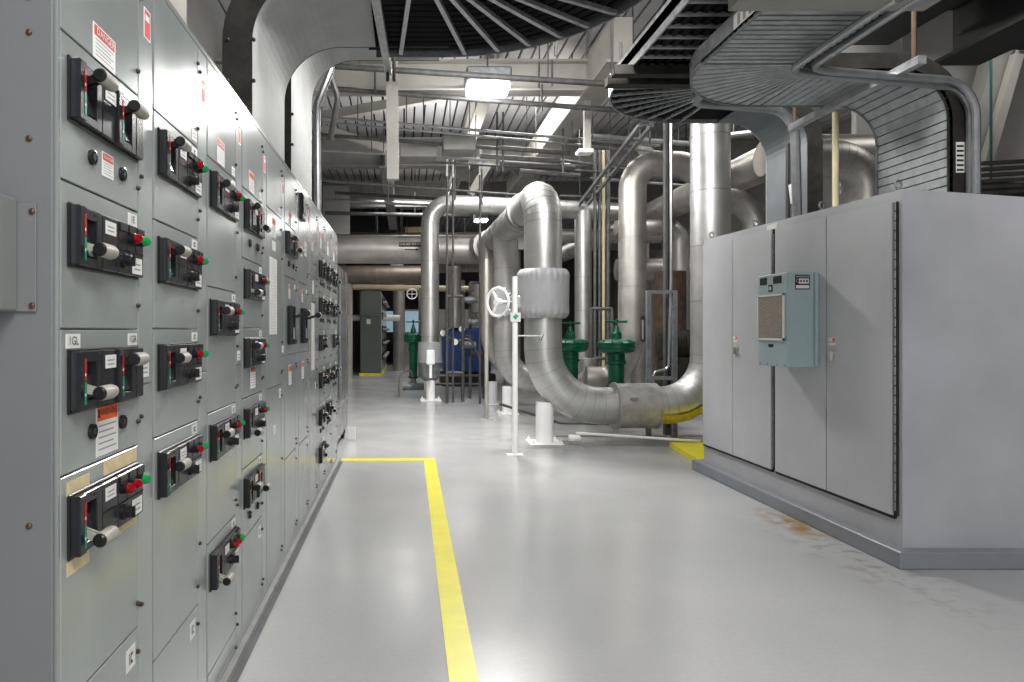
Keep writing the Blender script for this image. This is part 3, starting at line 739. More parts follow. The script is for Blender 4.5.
hs,_=fillet([(-.13,13.6,.02),(-.1,13.6,.5),(.12,13.8,.55),(.15,13.9,.4)],.12)
MB().tube(hs,.02,8).build('drain_hose','galv_d',None,'thin bent grey drain line beside the far green actuator','pipe')

# strut frame & column near the right pipe
def bar(mb,a,b,w=.04,mi=0): # square bar
    a=Vector(a);b=Vector(b);t=(b-a).normalized();up=Vector((0,0,1)) if abs(t.z)<.9 else Vector((0,1,0))
    u=t.cross(up).normalized()*w/2;v=t.cross(u).normalized()*w/2
    mb.hexa([a-u-v,a+u-v,a+u+v,a-u+v],[b-u-v,b+u-v,b+u+v,b-u+v],mi); return mb
sf=thing('strut_stand',(3.2,8.55,0),'grey steel strut frame standing behind the low pipe','frame')
for px in(648.5,674.5):
    q=P(px,438,8.55); b=MB(); bar(b,(q.x,8.55,0),(q.x,8.55,1.85),.055); b.box(q.x-.08,q.x+.08,8.47,8.63,0,.012); b.build('post','galv_d',sf)
for z in(1.83,.75): b=MB(); bar(b,(P(648,0,8.55).x,8.55,z),(P(675,0,8.55).x,8.55,z),.045); b.build('crossbar','galv_d',sf)
q=P(667.5,0,8.8).x
mb=MB(); bar(mb,(q,8.8,0),(q,8.8,5.62),.085); mb.box(q-.012,q+.012,8.75,8.757,.1,5.6,1)
mb.build('strut_column',['conduit_d','beam_d'],None,'tall grey strut column left of the tall right riser, floor to roof','column')
conduit([(3.13,8.6,.75),(3.13,8.6,.82),(3.33,8.6,.86),(3.36,8.6,2.0),(3.36,8.6,5.2)],.018,'thin steel conduit climbing beside the tall strut column',.08)

# vertical conduit bundle
for i,(px,Y,r,m,lab) in enumerate(((595,12.3,.03,'conduit_d','first dark conduit of the vertical bundle behind the front pipe'),(599.5,12.3,.028,'conduit_d','second dark conduit of the vertical bundle behind the front pipe'),(603.5,12.3,.03,'wood','cream pipe in the vertical conduit bundle'),(608,12.3,.04,'conduit_d','rightmost dark conduit of the vertical bundle'))):
    q=P(px,0,Y).x; conduit([(q,Y,.05),(q,Y,4.6)],r,lab,.1,m)
for px,Y,lab in((447,12.6,'dark vertical conduit just right of the lone mid aisle pipe'),(453,12.7,'second dark vertical conduit right of the lone mid aisle pipe'),(480,12.5,'dark vertical conduit hanging left of the diagonal header')):
    q=P(px,0,Y).x; conduit([(q,Y,.0),(q,Y,4.7)],.022,lab,.1,'conduit_d')
# racks of dark pipe near the pump
def rack(pxs,Y,ztop,label,zb=0,m='conduit_d',mid=()):
    t=thing('pipe_rack',(P(pxs[0],0,Y).x,Y,0),label,'rack')
    for px in pxs: MB().cyl((P(px,0,Y).x,Y,zb),(P(px,0,Y).x,Y,ztop),.03,8).build('post',m,t)
    for z in (ztop,)+tuple(mid): MB().cyl((P(pxs[0],0,Y).x,Y,z),(P(pxs[-1],0,Y).x,Y,z),.028,8).build('rail',m,t)
rack((447,463),12.9,2.0,'black pipe frame right of the lone mid aisle pipe',0,'conduit_d',(.55,))
rack((591,612),11.0,1.7,'dark frame behind the front pipe by the cream conduit',0,'conduit_d',(.9,))
rack((430,447,463,480),14.6,.38,'low dark pipe rail on the floor in front of the blue machine',0,'conduit_d',(.2,))

# blue machine & clutter
bl=thing('pump_unit',(1.4,17,0),'blue painted machine behind the lone mid aisle pipe','pump')
MB().bbox(.95,2.1,16.6,17.8,.3,1.42,.05,0).build('housing','blue',bl); MB().bbox(.9,2.2,16.5,17.9,0,.3,.02).build('skid','raild',bl)
MB().cyl((1.2,16.5,1.42),(1.2,16.5,2.9),.16,20).cyl((1.8,16.9,1.42),(1.8,16.9,2.5),.22,20).build('stack_pipe','alu_w',bl)
g=thing('gauge_manifold',(1.1,13.4,1.2),'black gauges and small piping left of the chain wheel','gauge')
for (px,py) in((443,333),(462,329),(455,342)):
    q=P(px,py,13.0); MB().lathe([(.07,0),(.075,.01),(.075,.05),(.05,.055)],q,(0,1,0),18,0).lathe([(.06,-.002),(.06,.0)],q,(0,1,0),18,1).build('gauge',['black','white'],g)
mb=MB(); pth,_=fillet([P(443,333,13.08),P(455,342,13.08),P(470,338,13.08),P(480,360,13.08)],.1); mb.tube(pth,.02,8); mb.tube([P(462,329,13.08),P(462,400,13.08)],.02,8); mb.build('tubing','conduit_d',g)
hwh=thing('valve_handwheel',P(412,294,20.4),'white hand wheel high beyond the lone mid aisle pipe','valve')
o=P(412,294,20.4); mb=MB().torus(o,(0,1,.2),.15,.02,24,8)
for a in(0,1.57,3.14,4.71): mb.cyl(o,o+Vector((math.cos(a)*.15,0,math.sin(a)*.15)),.012,6)
mb.cyl(o,o+Vector((0,.45,0)),.02,8); mb.build('wheel','whitep',hwh)
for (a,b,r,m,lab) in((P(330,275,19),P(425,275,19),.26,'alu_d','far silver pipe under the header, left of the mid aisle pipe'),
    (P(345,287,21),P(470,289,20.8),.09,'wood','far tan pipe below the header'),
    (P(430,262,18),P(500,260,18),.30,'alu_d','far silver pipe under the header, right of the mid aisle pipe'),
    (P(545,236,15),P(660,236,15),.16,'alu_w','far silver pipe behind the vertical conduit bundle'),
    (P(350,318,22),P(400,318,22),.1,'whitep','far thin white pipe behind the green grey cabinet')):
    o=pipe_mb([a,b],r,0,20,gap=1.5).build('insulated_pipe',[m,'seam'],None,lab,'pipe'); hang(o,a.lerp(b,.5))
for (px,Y,r,m,lab,z1) in((349,19,.10,'beam','pale column just past the switchgear end',3.0),(366,28,.34,'alu_w','far upright silver pipe above the green grey cabinet',3.0),(399,23,.2,'alu_w','far upright silver pipe right of the green grey cabinet',3.2),(427,20,.25,'alu_w','far upright silver drum behind the lone mid aisle pipe',2.6),(455,21,.3,'alu_w','far upright silver tank above the blue machine',2.9),(512,16,.2,'alu','far silver riser right of the pale slim post',3.2),(640,16,.22,'alu_w','far silver riser behind the hooked pipe',3.0)):
    q=P(px,0,Y); pipe_mb([(q.x,Y,0),(q.x,Y,z1)],r,0,20).build('insulated_pipe',[m,'seam'],None,lab,'pipe')
q=P(395,320,26); MB().box(q.x-.6,q.x+.9,25.98,26,1.3,2.1).build('glazed_panel','glass',None,'pale blue glazed panel on the far side of the hall','window')
MB().box(P(618,0,20).x,P(648,0,20).x,19.9,20,0,4.0).build('light_panel','whitep',None,'bright white wall panel seen between the green valve and conduits','panel')
mm=thing('pump_motor',P(668,372,11.4),'dark pump motor squatting behind the grey strut frame','pump')
o=P(676,345,11.4); mb=MB(); mb.lathe([(.16,0),(.24,.03),(.24,.5),(.2,.56),(.1,.6)],(o.x-.3,o.y,o.z),(1,0,0),20)
for i in range(10): mb.cyl((o.x-.22+i*.045,o.y,o.z),(o.x-.20+i*.045,o.y,o.z),.26,20)
mb.build('motor_housing','raild',mm); MB().bbox(o.x-.25,o.x+.25,o.y-.2,o.y+.2,0,o.z-.2,.02).build('motor_base','raild',mm)
rack((470,484),13.5,2.3,'tall thin dark frame left of the chain wheel',0,'conduit_d',(1.6,.9))
for i,(px,py,Y) in enumerate(((470,300,13.3),(476,322,13.3),(468,345,13.3))):
    q=P(px,py,Y); v=thing('control_valve',q,('upper','middle','lower')[i]+' small grey valve body on the thin frame left of the chain wheel','valve')
    MB().lathe([(.03,-.16),(.07,-.15),(.07,-.12),(.05,-.11),(.08,0),(.05,.11),(.07,.12),(.07,.15),(.03,.16)],q,(1,0,0),14).build('valve_body','galv_d',v)
    MB().cyl(q,q+Vector((0,0,.18)),.015,8).torus(q+Vector((0,0,.18)),(0,0,1),.08,.012,16,6).build('handwheel','conduit_d',v)
# far green grey cabinet
mc=thing('switchgear_cabinet',(-1.05,21,0),'dark green grey cabinet far down the aisle on a yellow edged base','cabinet')
q0=P(360,375,20.7);q1=P(381,375,20.7)
MB().bbox(q0.x,q1.x,20.7,26.5,.06,2.56,.02).build('cabinet_body','mcc2',mc)
MB().box(q0.x-.03,q1.x+.03,20.66,26.5,0,.06).build('yellow_base','yellow',mc)
MB().box(q0.x+.2,q0.x+.32,20.69,20.7,1.55,1.7,0).box(q0.x+.02,q1.x-.02,20.69,20.7,1.78,1.79,1).build('name_plate',['white','gear_dark'],mc)
for j in range(5):
    for i in range(5):
        z=.45+i*.42; yy=21.0+j*1.0
        MB().bbox(q1.x,q1.x+.05,yy,yy+.5,z,z+.22,.01,0).cyl((q1.x+.05,yy+.1,z+.1),(q1.x+.16,yy+.1,z+.1),.04,8,1).build('breaker_unit',['black','grip'],mc)
MB().box(q1.x,q1.x+.02,20.72,26.4,.1,2.5).build('front_panel','gear',mc)
MB().bbox(P(343,0,20).x,P(347,0,20).x,20,20.2,0,.35,.02).build('wheel_stop','yellow',None,'short yellow block on the floor at the far left','block')

# yellow curb and trench
MB().hexa([(2.93,6.78,0),(3.9,6.78,0),(3.9,7.87,0),(3.05,7.87,0)],[(2.935,6.785,.055),(3.9,6.785,.055),(3.9,7.86,.055),(3.055,7.86,.055)]).build('floor_curb','yellow',None,'bright yellow painted curb plate at the far foot of the enclosure','curb')
q=FL(574,433)
conduit([P(576,433,7.9),P(700,441,7.85)],.015,'thin white pipe lying low beneath the front silver pipe',.1,'whitep','drain_pipe','pipe')
MB().bbox(1.95,2.04,7.86,7.94,.07,.13,.02).cyl((1.9,7.9,.1),(1.96,7.9,.1),.04,10).build('pipe_coupling','whitep',None,'white coupling at the left end of the low white pipe','coupling')
conduit([P(500,404,10.3),P(560,423,9.2),P(655,424,8.9),P(668,410,8.9)],.02,'dark thin pipe running low behind the front silver pipe',.15,'conduit_d')
MB().box(1.9,5,8.62,8.72,0,.004).build('floor_trench','grout',None,'rusty strip set in the floor behind the front pipe','drain')

# ------------------------------------------------------------ cable trays
def fan_path(cx,cy,r0,r1,a0,a1,n):
    return [(cx,cy,r0,r1,a0+(a1-a0)*i/n) for i in range(n+1)]
# ribbed tray C
T=thing('cable_tray',(2.3,3.9,2.16),'ribbed silver cable tray sweeping around and down into the grey enclosure','cable tray')
Z=2.865; cx,cy=2.41,3.90; ri,ro=.10,.72
mb=MB(); dep=.012
def slat(mb,A,B,C,D,n): # thin slab quad A B C D offset along n
    n=Vector(n); v=[Vector(p) for p in(A,B,C,D)]; mb.hexa(v,[p+n for p in v],0)
y=.6
while y<cy-.04:
    slat(mb,(cx-ro,y,Z),(cx-ri,y,Z),(cx-ri,y+.036,Z),(cx-ro,y+.036,Z),(0,0,dep)); y+=.054
mb.box(cx-ro,cx-ri,.6,cy,Z+.012,Z+.02,1)
n=13
for i in range(n):
    a0=PI/2*i/n+.013; a1=PI/2*(i+1)/n-.015
    def q(r,a): return (cx-r*math.cos(a),cy+r*math.sin(a),Z)
    slat(mb,q(ri,a0),q(ro,a0),q(ro,a1),q(ri,a1),(0,0,dep))
    b0=PI/2*i/n;b1=PI/2*(i+1)/n
    qq=lambda r,a:(cx-r*math.cos(a),cy+r*math.sin(a),Z+.012)
    mb.hexa([qq(ri,b0),qq(ro,b0),qq(ro,b1),qq(ri,b1)],[Vector(qq(ri,b0))+Vector((0,0,.006)),Vector(qq(ro,b0))+Vector((0,0,.006)),Vector(qq(ro,b1))+Vector((0,0,.006)),Vector(qq(ri,b1))+Vector((0,0,.006))],1)
# straight + vertical bend, profile in XZ
ya,yb=cy+ri,cy+ro
prof=[(cx+.0,Z)]; xx=cx
while xx<2.92: xx+=.06; prof.append((min(xx,2.92),Z))
R=.28
for i in range(1,8): a=PI/2*i/7; prof.append((2.92+R*math.sin(a),Z-R+R*math.cos(a)))
z=Z-R
while z>2.145: z=max(z-.055,2.14); prof.append((3.20,z))
for (x0,z0),(x1,z1) in zip(prof[:-1],prof[1:]):
    d=Vector((x1-x0,0,z1-z0)); L_=d.length; d.normalize(); nn=Vector((-d.z,0,d.x)) # outward (up/right)
    if nn.z<-.01 or nn.x<-.01: nn=-nn
    a=Vector((x0,0,z0))+d*.0035; b=Vector((x1,0,z1))-d*.0035
    Ya=Vector((0,ya,0));Yb=Vector((0,yb,0))
    v=[a+Ya,b+Ya,b+Yb,a+Yb]; mb.hexa(v,[p+nn*dep for p in v],0)
    a=Vector((x0,0,z0))+nn*.012; b=Vector((x1,0,z1))+nn*.012; v=[a+Ya,b+Ya,b+Yb,a+Yb]; mb.hexa(v,[p+nn*.006 for p in v],1)
mb.build('ribbed_bottom',['traypanel','raild'],T)
def ribbon(mb,pts,th,mi=0):
    # pts list of (inner,outer) pairs, extruded along given thickness vectors
    for (a,b,t0),(c,d,t1) in zip(pts[:-1],pts[1:]):
        a,b,c,d,t0,t1=map(Vector,(a,b,c,d,t0,t1))
        mb.hexa([a,b,d,c],[a+t0,b+t0,d+t1,c+t1],mi)
# left/outer rail
hr=.11
def railpts(rr,side):
    pts=[((cx-rr,.6,Z-.008),(cx-rr,.6,Z+hr),(side*.012,0,0)),((cx-rr,cy,Z-.008),(cx-rr,cy,Z+hr),(side*.012,0,0))]
    for i in range(1,13):
        a=PI/2*i/12; o=(cx-rr*math.cos(a),cy+rr*math.sin(a)); t=(side*.012*math.cos(a),-side*.012*math.sin(a),0)
        pts.append(((o[0],o[1],Z-.008),(o[0],o[1],Z+hr),t))
    yy=cy+rr; t=(0,-side*.012,0)
    pts.append(((2.92,yy,Z-.008),(2.92,yy,Z+hr),t))
    for i in range(1,9):
        a=PI/2*i/8; s_,c_=math.sin(a),math.cos(a)
        pts.append(((2.92+(R-.008)*s_,yy,Z-R+(R-.008)*c_),(2.92+(R+hr)*s_,yy,Z-R+(R+hr)*c_),t))
    pts.append(((3.192,yy,2.14),(3.20+hr,yy,2.14),t))
    return pts
mb=MB(); ribbon(mb,railpts(ro,1),0); mb.build('side_rail','galv_d',T)
mb=MB(); ribbon(mb,railpts(ri,-1),0); mb.build('side_rail','raild',T)
mb=MB(); mb.text('T & B',(cx-ro-.0005,3.1,Z+.05),(0,-1,0),(0,0,1),.12,0); mb.box(cx-ro-.003,cx-ro,2.7,3.45,Z+.095,Z+.1,0)
mb.build('rail_marking','ink',T)
# white trademark strip on the rail
mb=MB(); mb.box(cx-ro-.0015,cx-ro,3.05,3.5,Z+.02,Z+.095,1)
for i in range(7): mb.box(cx-ro-.003,cx-ro-.0015,3.09+i*.057,3.115+i*.057,Z+.03,Z+.085,0)
mb.build('rail_label',['inkgrey','white'],T)
mb=MB(); yy=ya-.0015; mb.box(3.235,3.285,yy,yy+.001,2.27,2.45,1)
for i in range(6): mb.box(3.24,3.28,yy-.0008,yy,2.28+i*.028,2.292+i*.028,0)
mb.build('rail_label',['raild','white'],T,'white lettered sticker on the rail')
# strut beneath it
st=thing('tray_support',(2.78,4.3,2.8),'steel trapeze bar under the ribbed tray, hung on a threaded rod','support')
b=MB(); bar(b,(2.78,3.66,2.80),(2.78,4.9,2.80),.045); b.build('strut_bar','galv',st)
MB().cyl((2.78,3.72,2.78),(2.78,3.72,3.36),.012,8).build('threaded_rod','rust',st)
MB().cyl((2.78,4.86,2.78),(2.78,4.86,5.6),.012,8).build('threaded_rod','rust',st)
b=MB(); b.bbox(1.45,2.33,2.93,3.06,2.775,2.855,.004); b.build('tray_strut','beam_g',None,'pale steel channel crossing under the ribbed tray at the top edge','beam')

# ladder tray B
T=thing('cable_tray',(2.4,5.2,2.16),'black cable filled ladder tray with pale rungs behind the ribbed tray','cable tray')
Zb=3.20; bx,by=2.47,5.15; bi,bo=.26,.89
mb=MB(); mb.box(bx-bo,bx-bi,1.0,by,Zb+.03,Zb+.1,0)
for i in range(10):
    a0=PI/2*i/10;a1=PI/2*(i+1)/10
    f=lambda r,a,z:(bx-r*math.cos(a),by+r*math.sin(a),z)
    mb.hexa([f(bi,a0,Zb+.03),f(bo,a0,Zb+.03),f(bo,a1,Zb+.03),f(bi,a1,Zb+.03)],[f(bi,a0,Zb+.1),f(bo,a0,Zb+.1),f(bo,a1,Zb+.1),f(bi,a1,Zb+.1)],0)
for k in range(9): # cables
    r=bi+.05+k*(bo-bi-.1)/8
    pts=[(bx-r,1.0,Zb+.03),(bx-r,by,Zb+.03)]+[(bx-r*math.cos(PI/2*i/8),by+r*math.sin(PI/2*i/8),Zb+.03) for i in range(1,9)]+[(2.9,by+r,Zb+.03)]
    mb.tube(pts,.028,8)
mb.build('power_cables','cable',T)
y=1.2
while y<by-.05:
    MB().bbox(bx-bo,bx-bi,y,y+.022,Zb-.01,Zb+.015,.004).build('rung','traypanel',T); y+=.155
for i in range(9):
    a=PI/2*(i+.4)/8.6; d=Vector((-math.cos(a),math.sin(a),0)); o=Vector((bx,by,Zb))
    b=MB(); bar(b,o+d*bi,o+d*bo,.02); b.build('rung','traypanel',T)
def railB(rr,side):
    t=lambda a:(side*.012*math.cos(a),-side*.012*math.sin(a),0)
    pts=[((bx-rr,1.0,Zb-.02),(bx-rr,1.0,Zb+.13),t(0)),((bx-rr,by,Zb-.02),(bx-rr,by,Zb+.13),t(0))]
    for i in range(1,13):
        a=PI/2*i/12; o=(bx-rr*math.cos(a),by+rr*math.sin(a)); pts.append(((o[0],o[1],Zb-.02),(o[0],o[1],Zb+.13),t(a)))
    yy=by+rr; RR=.36
    pts.append(((2.86,yy,Zb-.02),(2.86,yy,Zb+.13),t(PI/2)))
    for i in range(1,9):
        a=PI/2*i/8; s_,c_=math.sin(a),math.cos(a); pts.append(((2.86+(RR-.02)*s_,yy,Zb-RR+(RR-.02)*c_),(2.86+(RR+.1)*s_,yy,Zb-RR+(RR+.1)*c_),t(PI/2)))
    pts.append(((2.86+RR-.02,yy,2.175),(2.86+RR+.1,yy,2.175),t(PI/2))); return pts
mb=MB(); ribbon(mb,railB(bo,1),0); mb.build('side_rail','galv',T)
mb=MB(); ribbon(mb,railB(bi,-1),0); mb.build('side_rail','raild',T)
# smooth cover on the inside of the drop
def cover(X0_,Xe,Zt,Rr,y0,y1,zend,th=.01):
    pf=[(X0_,Zt)]+[(Xe-Rr+Rr*math.sin(PI/2*i/12),Zt-Rr+Rr*math.cos(PI/2*i/12)) for i in range(13)]+[(Xe,zend)]
    mb=MB()
    for (x0,z0),(x1,z1) in zip(pf[:-1],pf[1:]):
        d=Vector((x1-x0,0,z1-z0)).normalized(); nn=Vector((-d.z,0,d.x)); 
        v=[Vector((x0,y0,z0)),Vector((x1,y0,z1)),Vector((x1,y1,z1)),Vector((x0,y1,z0))]
        mb.hexa(v,[p+nn*th for p in v])
    return mb
cover(2.86-.1,3.20,Zb-.02,.34,by+bi+.012,by+bo-.012,2.18).build('drop_cover','cover_b',T,'smooth blue grey cover sheet')
mb=MB(); mb.box(3.185,3.195,5.66,5.70,2.18,2.9); mb.build('cover_strip','raild',T)
st=thing('tray_support',(1.9,4.95,3.1),'dark trapeze bar under the black ladder tray','support')
b=MB(); b.bbox(1.45,2.4,4.72,4.80,3.12,3.19,.004,0); b.bbox(1.45,2.4,4.86,4.95,3.10,3.17,.004,0); b.build('strut_bar','raild',st)
MB().cyl((1.49,4.9,3.1),(1.49,4.9,5.6),.01,8).build('threaded_rod','raild',st)

# conduits on the trays
def Pz(px,py,Z): 
    Y=(Z-H)*F/(HY-py); return Vector(((px-CX)/F*Y,Y,Z))
zc=2.785
conduit([(2.22,.8,zc),(2.22,3.76,zc),(3.292,3.925,zc-.01),(3.292,3.925,2.13)],.022,'outer of the two steel conduits curling under the ribbed tray',[.14,.2],clips=.9)
conduit([(2.13,.8,zc),(2.13,3.80,zc),(3.30,3.975,zc-.03),(3.30,3.975,2.13)],.022,'inner of the two steel conduits curling under the ribbed tray',[.14,.17],clips=.9)
conduit([(2.15,2.5,3.0),(2.08,4.95,3.0),(2.93,5.12,3.0),(2.95,5.12,2.18)],.034,'steel conduit dropping beside the blue grey tray cover',[.14,.22],'conduit')
MB().cyl((2.945,5.14,2.30),(2.948,5.18,2.45),.03,10).build('conduit_tag','white',None,'white wrap tag on the conduit above the enclosure','tag')

# left covered trays
def left_tray(y0,y1,Zt,xe,label,fan=False):
    T=thing('cable_tray',(-.8,(y0+y1)/2,2.3),label,'cable tray')
    Rr=.38; Xv=-.82
    pf=[(Xv,2.29)]+[(Xv+Rr-Rr*math.cos(PI/2*i/14),Zt-Rr+Rr*math.sin(PI/2*i/14)) for i in range(15)]+[(xe,Zt)]
    mb=MB()
    for (x0,z0),(x1,z1) in zip(pf[:-1],pf[1:]):
        d=Vector((x1-x0,0,z1-z0)).normalized(); nn=Vector((-d.z,0,d.x))
        v=[Vector((x0,y0+.004,z0)),Vector((x1,y0+.004,z1)),Vector((x1,y1-.004,z1)),Vector((x0,y1-.004,z0))]
        mb.hexa(v,[p+nn*.012 for p in v])
    mb.build('cover_sheet','cover',T,'smooth light grey cover sheet')
    for yy in(y0,y1-.012):
        mb=MB()
        pts=[]
        hh=.16
        pts.append(((Xv,yy,2.29),(Xv-hh,yy,2.29),(0,.012,0)))
        for i in range(15):
            a=PI/2*i/14; c_,s_=math.cos(a),math.sin(a)
            pts.append(((Xv+Rr-Rr*c_,yy,Zt-Rr+Rr*s_),(Xv+Rr-(Rr+hh)*c_,yy,Zt-Rr+(Rr+hh)*s_),(0,.012,0)))
        pts.append(((xe+.5,yy,Zt),(xe+.5,yy,Zt+hh),(0,.012,0)))
        ribbon(mb,pts,0)
        mb.build('side_rail','raild',T)
    for z in(2.45,2.68,2.9):
        if z<Zt-.35:
            for xx in(-.81,-.95): MB().lathe([(.011,0),(.011,.008),(.006,.014)],(xx,y0,z),(0,-1,0),8).build('rail_bolt','screw',T)
    return T
T=left_tray(3.65,4.64,3.27,-.2,'nearer light grey covered tray rising from the switchgear and fanning overhead')
fx,fy,fR,fi=.25,3.58,1.18,.10
mb=MB()
N_=16
f=lambda r,a,z:(fx+r*math.sin(a),fy+r*math.cos(a),z)
for i in range(N_):
    a0=PI/2*i/N_;a1=PI/2*(i+1)/N_
    mb.hexa([f(fi,a0,3.31),f(fR,a0,3.31),f(fR,a1,3.31),f(fi,a1,3.31)],[f(fi,a0,3.36),f(fR,a0,3.36),f(fR,a1,3.36),f(fi,a1,3.36)],0)
mb.box(-.2,fx,fy+fi,fy+fR,3.31,3.36,0); mb.box(fx+fi,fx+fR,.5,fy,3.31,3.36,0)
for k in range(14):
    r=fi+.06+k*(fR-fi-.12)/13
    pts=[(-.25,fy+r,3.31),(fx,fy+r,3.31)]+[f(r,PI/2*i/10,3.31) for i in range(1,11)]+[(fx+r,.5,3.31)]
    mb.tube(pts,.03,8)
mb.build('power_cables','cable',T)
mb=MB()
pts=[((-.2,fy+fR,3.25),(-.2,fy+fR,3.40),(0,-.012,0))]
for i in range(19):
    a=PI/2*i/18; o=f(fR,a,0); pts.append(((o[0],o[1],3.25),(o[0],o[1],3.40),(-.012*math.sin(a),-.012*math.cos(a),0)))
pts.append(((fx+fR,.5,3.25),(fx+fR,.5,3.40),(-.012,0,0)))
ribbon(mb,pts,0); mb.build('side_rail','galv_d',T)
for (ox,oy) in((-.03,4.73),(.417,4.73),(.657,4.71),(.87,4.63),(1.05,4.486),(1.20,4.34),(1.31,4.146),(1.38,3.93)):
    o=Vector((ox,oy,3.27)); c=Vector((.05,3.5,3.27)); d=(c-o).normalized()
    b=MB(); bar(b,o,c-d*.25,.028); b.build('rung','galv',T)
y=3.4
while y>.6: MB().bbox(fx+fi,fx+fR,y,y+.03,3.255,3.285,.004).build('rung','galv',T); y-=.2
st=thing('tray_support',(-.15,4.4,3.1),'pale channel bar under the joint of the grey covered tray','support')
b=MB(); bar(b,(-.19,3.3,3.235),(-.12,4.98,3.235),.05,0); b.cyl((-.125,4.93,3.15),(-.125,4.93,3.4),.012,8,1); b.cyl((-.08,4.93,3.15),(-.08,4.93,3.4),.012,8,1); b.build('strut_bar',['galv','raild'],st)
left_tray(4.9,6.0,3.72,-.2,'farther light grey covered tray rising from the switchgear')
# conduits left
conduit([P(333,-109,6.6),P(331,70,6.6),P(317,105,6.6),P(318,234,6.6)],.035,'thick grey conduit with an offset bend beside the covered tray',.15)
conduit([P(326,-95,6.8),P(326,60,6.8),P(338,98,6.8),P(330,140,6.9)],.03,'short curved grey conduit by the covered tray',.12,'conduit_d')
MB().bbox(-2.0,-1.52,4.2,4.75,2.3,5.6,.01).build('wall_column','col',None,'beige column rising behind the nearest switchgear tops','column')
MB().bbox(-2.1,-2.0,3.0,4.0,2.0,5.6,.01).build('wall_column','beam_d',None,'dark steel post behind the second switchgear section top','column')
b=MB(); b.hexa([(-1.6,4.1,4.0),(-1.1,4.1,4.0),(-1.1,4.2,4.0),(-1.6,4.2,4.0)],[(-1.9,4.1,5.62),(-1.1,4.1,5.62),(-1.1,4.2,5.62),(-1.9,4.2,5.62)]); 
b.build('gusset_plate','beam',None,'pale corner bracket above the beige column','bracket')

# ------------------------------------------------------------ roof steel
def ibeam_x(x0,x1,y,z0,z1,w,label,m,name='roof_beam'):
    mb=MB(); t=.03; mb.box(x0,x1,y-w/2,y+w/2,z0,z0+t); mb.box(x0,x1,y-w/2,y+w/2,z1-t,z1); mb.box(x0,x1,y-.015,y+.015,z0+t,z1-t)
    return mb.build(name,m,None,label,'beam')
def ibeam_y(x,y0,y1,z0,z1,w,label,m,name='roof_beam'):
    mb=MB(); t=.03; mb.box(x-w/2,x+w/2,y0,y1,z0,z0+t); mb.box(x-w/2,x+w/2,y0,y1,z1-t,z1); mb.box(x-.015,x+.015,y0,y1,z0+t,z1-t)
    return mb.build(name,m,None,label,'beam')
ibeam_x(-2.6,4.8,9.4,4.62,5.05,.25,'nearest cream cross beam under the roof, level with the bright lamp','beam')
ibeam_x(-2.6,9,14.6,4.85,5.45,.3,'grey cross beam under the roof beyond the long diagonal looking beam','beam_g')
ibeam_x(-2.6,9,18.8,4.75,5.45,.3,'third cross beam back under the roof','beam_g')
ibeam_x(-2.6,9,24,4.2,4.8,.3,'farthest cross beam near the end wall','beam_g')
ibeam_x(-2.6,9,6.3,5.2,5.6,.3,'cross beam close under the roof above the covered trays','beam_g')
mb=MB(); mb.box(2.43,2.80,8.2,16.8,4.58,4.61); mb.box(2.5,2.74,8.2,16.8,4.61,5.12)
mb.build('roof_beam','beam',None,'long wide cream roof beam running away to the right of the bright lamp','beam')
ibeam_y(1.25,9.4,18.8,4.95,5.3,.2,'narrow cream purlin running away behind the bright lamp','beam')
ibeam_y(-.4,14,26,4.7,5.1,.25,'cream beam running away far left under the roof','beam_g')
def brace(a,b,w,label,m='beam'):
    mb=MB(); bar(mb,a,b,w); o=mb.build('steel_brace',m,None,label,'brace')
    t=a if a.z>b.z else b
    if t.y<16.5 and t.z<5.6 and m!='x': MB().cyl((t.x,t.y,t.z-.03),(t.x,t.y,5.64),.02,6).build('hanger_rod','beam_g',o)
brace(P(322,117,12),P(445,95,12),.16,'cream diagonal brace rising towards the bright lamp from the left')
brace(P(505,85,10.5),P(600,62,10.5),.14,'cream diagonal brace rising right of the bright lamp')
brace(P(322,128,13),P(386,149,13),.14,'cream diagonal brace falling towards the hanging post')
brace(P(388,148,15.5),P(485,182,15.5),.2,'cream diagonal brace falling right from the hanging post')
brace(P(497,150,14.5),P(470,195,14.5),.16,'short cream brace leaning left above the lone pipe')
brace(P(488,150,15),P(552,196,15),.15,'cream brace falling right above the header pipes','beam_g')
brace(P(392,62,8.6),P(393,180,8.6),.15,'wide cream hanging post below the covered tray end')
brace(P(587,98,9.6),P(587,152,9.6),.09,'short white hanger dropping beside the long cream beam')
MB().bbox(P(577,0,9.6).x,P(592,0,9.6).x,9.5,9.7,P(0,152,9.6).z-.03,P(0,150,9.6).z,.01).build('hanger_plate','whitep',None,'white foot plate at the base of the short white hanger','bracket')
brace(P(640,140,13),P(655,170,13),.2,'cream brace stub above the hooked silver pipe')
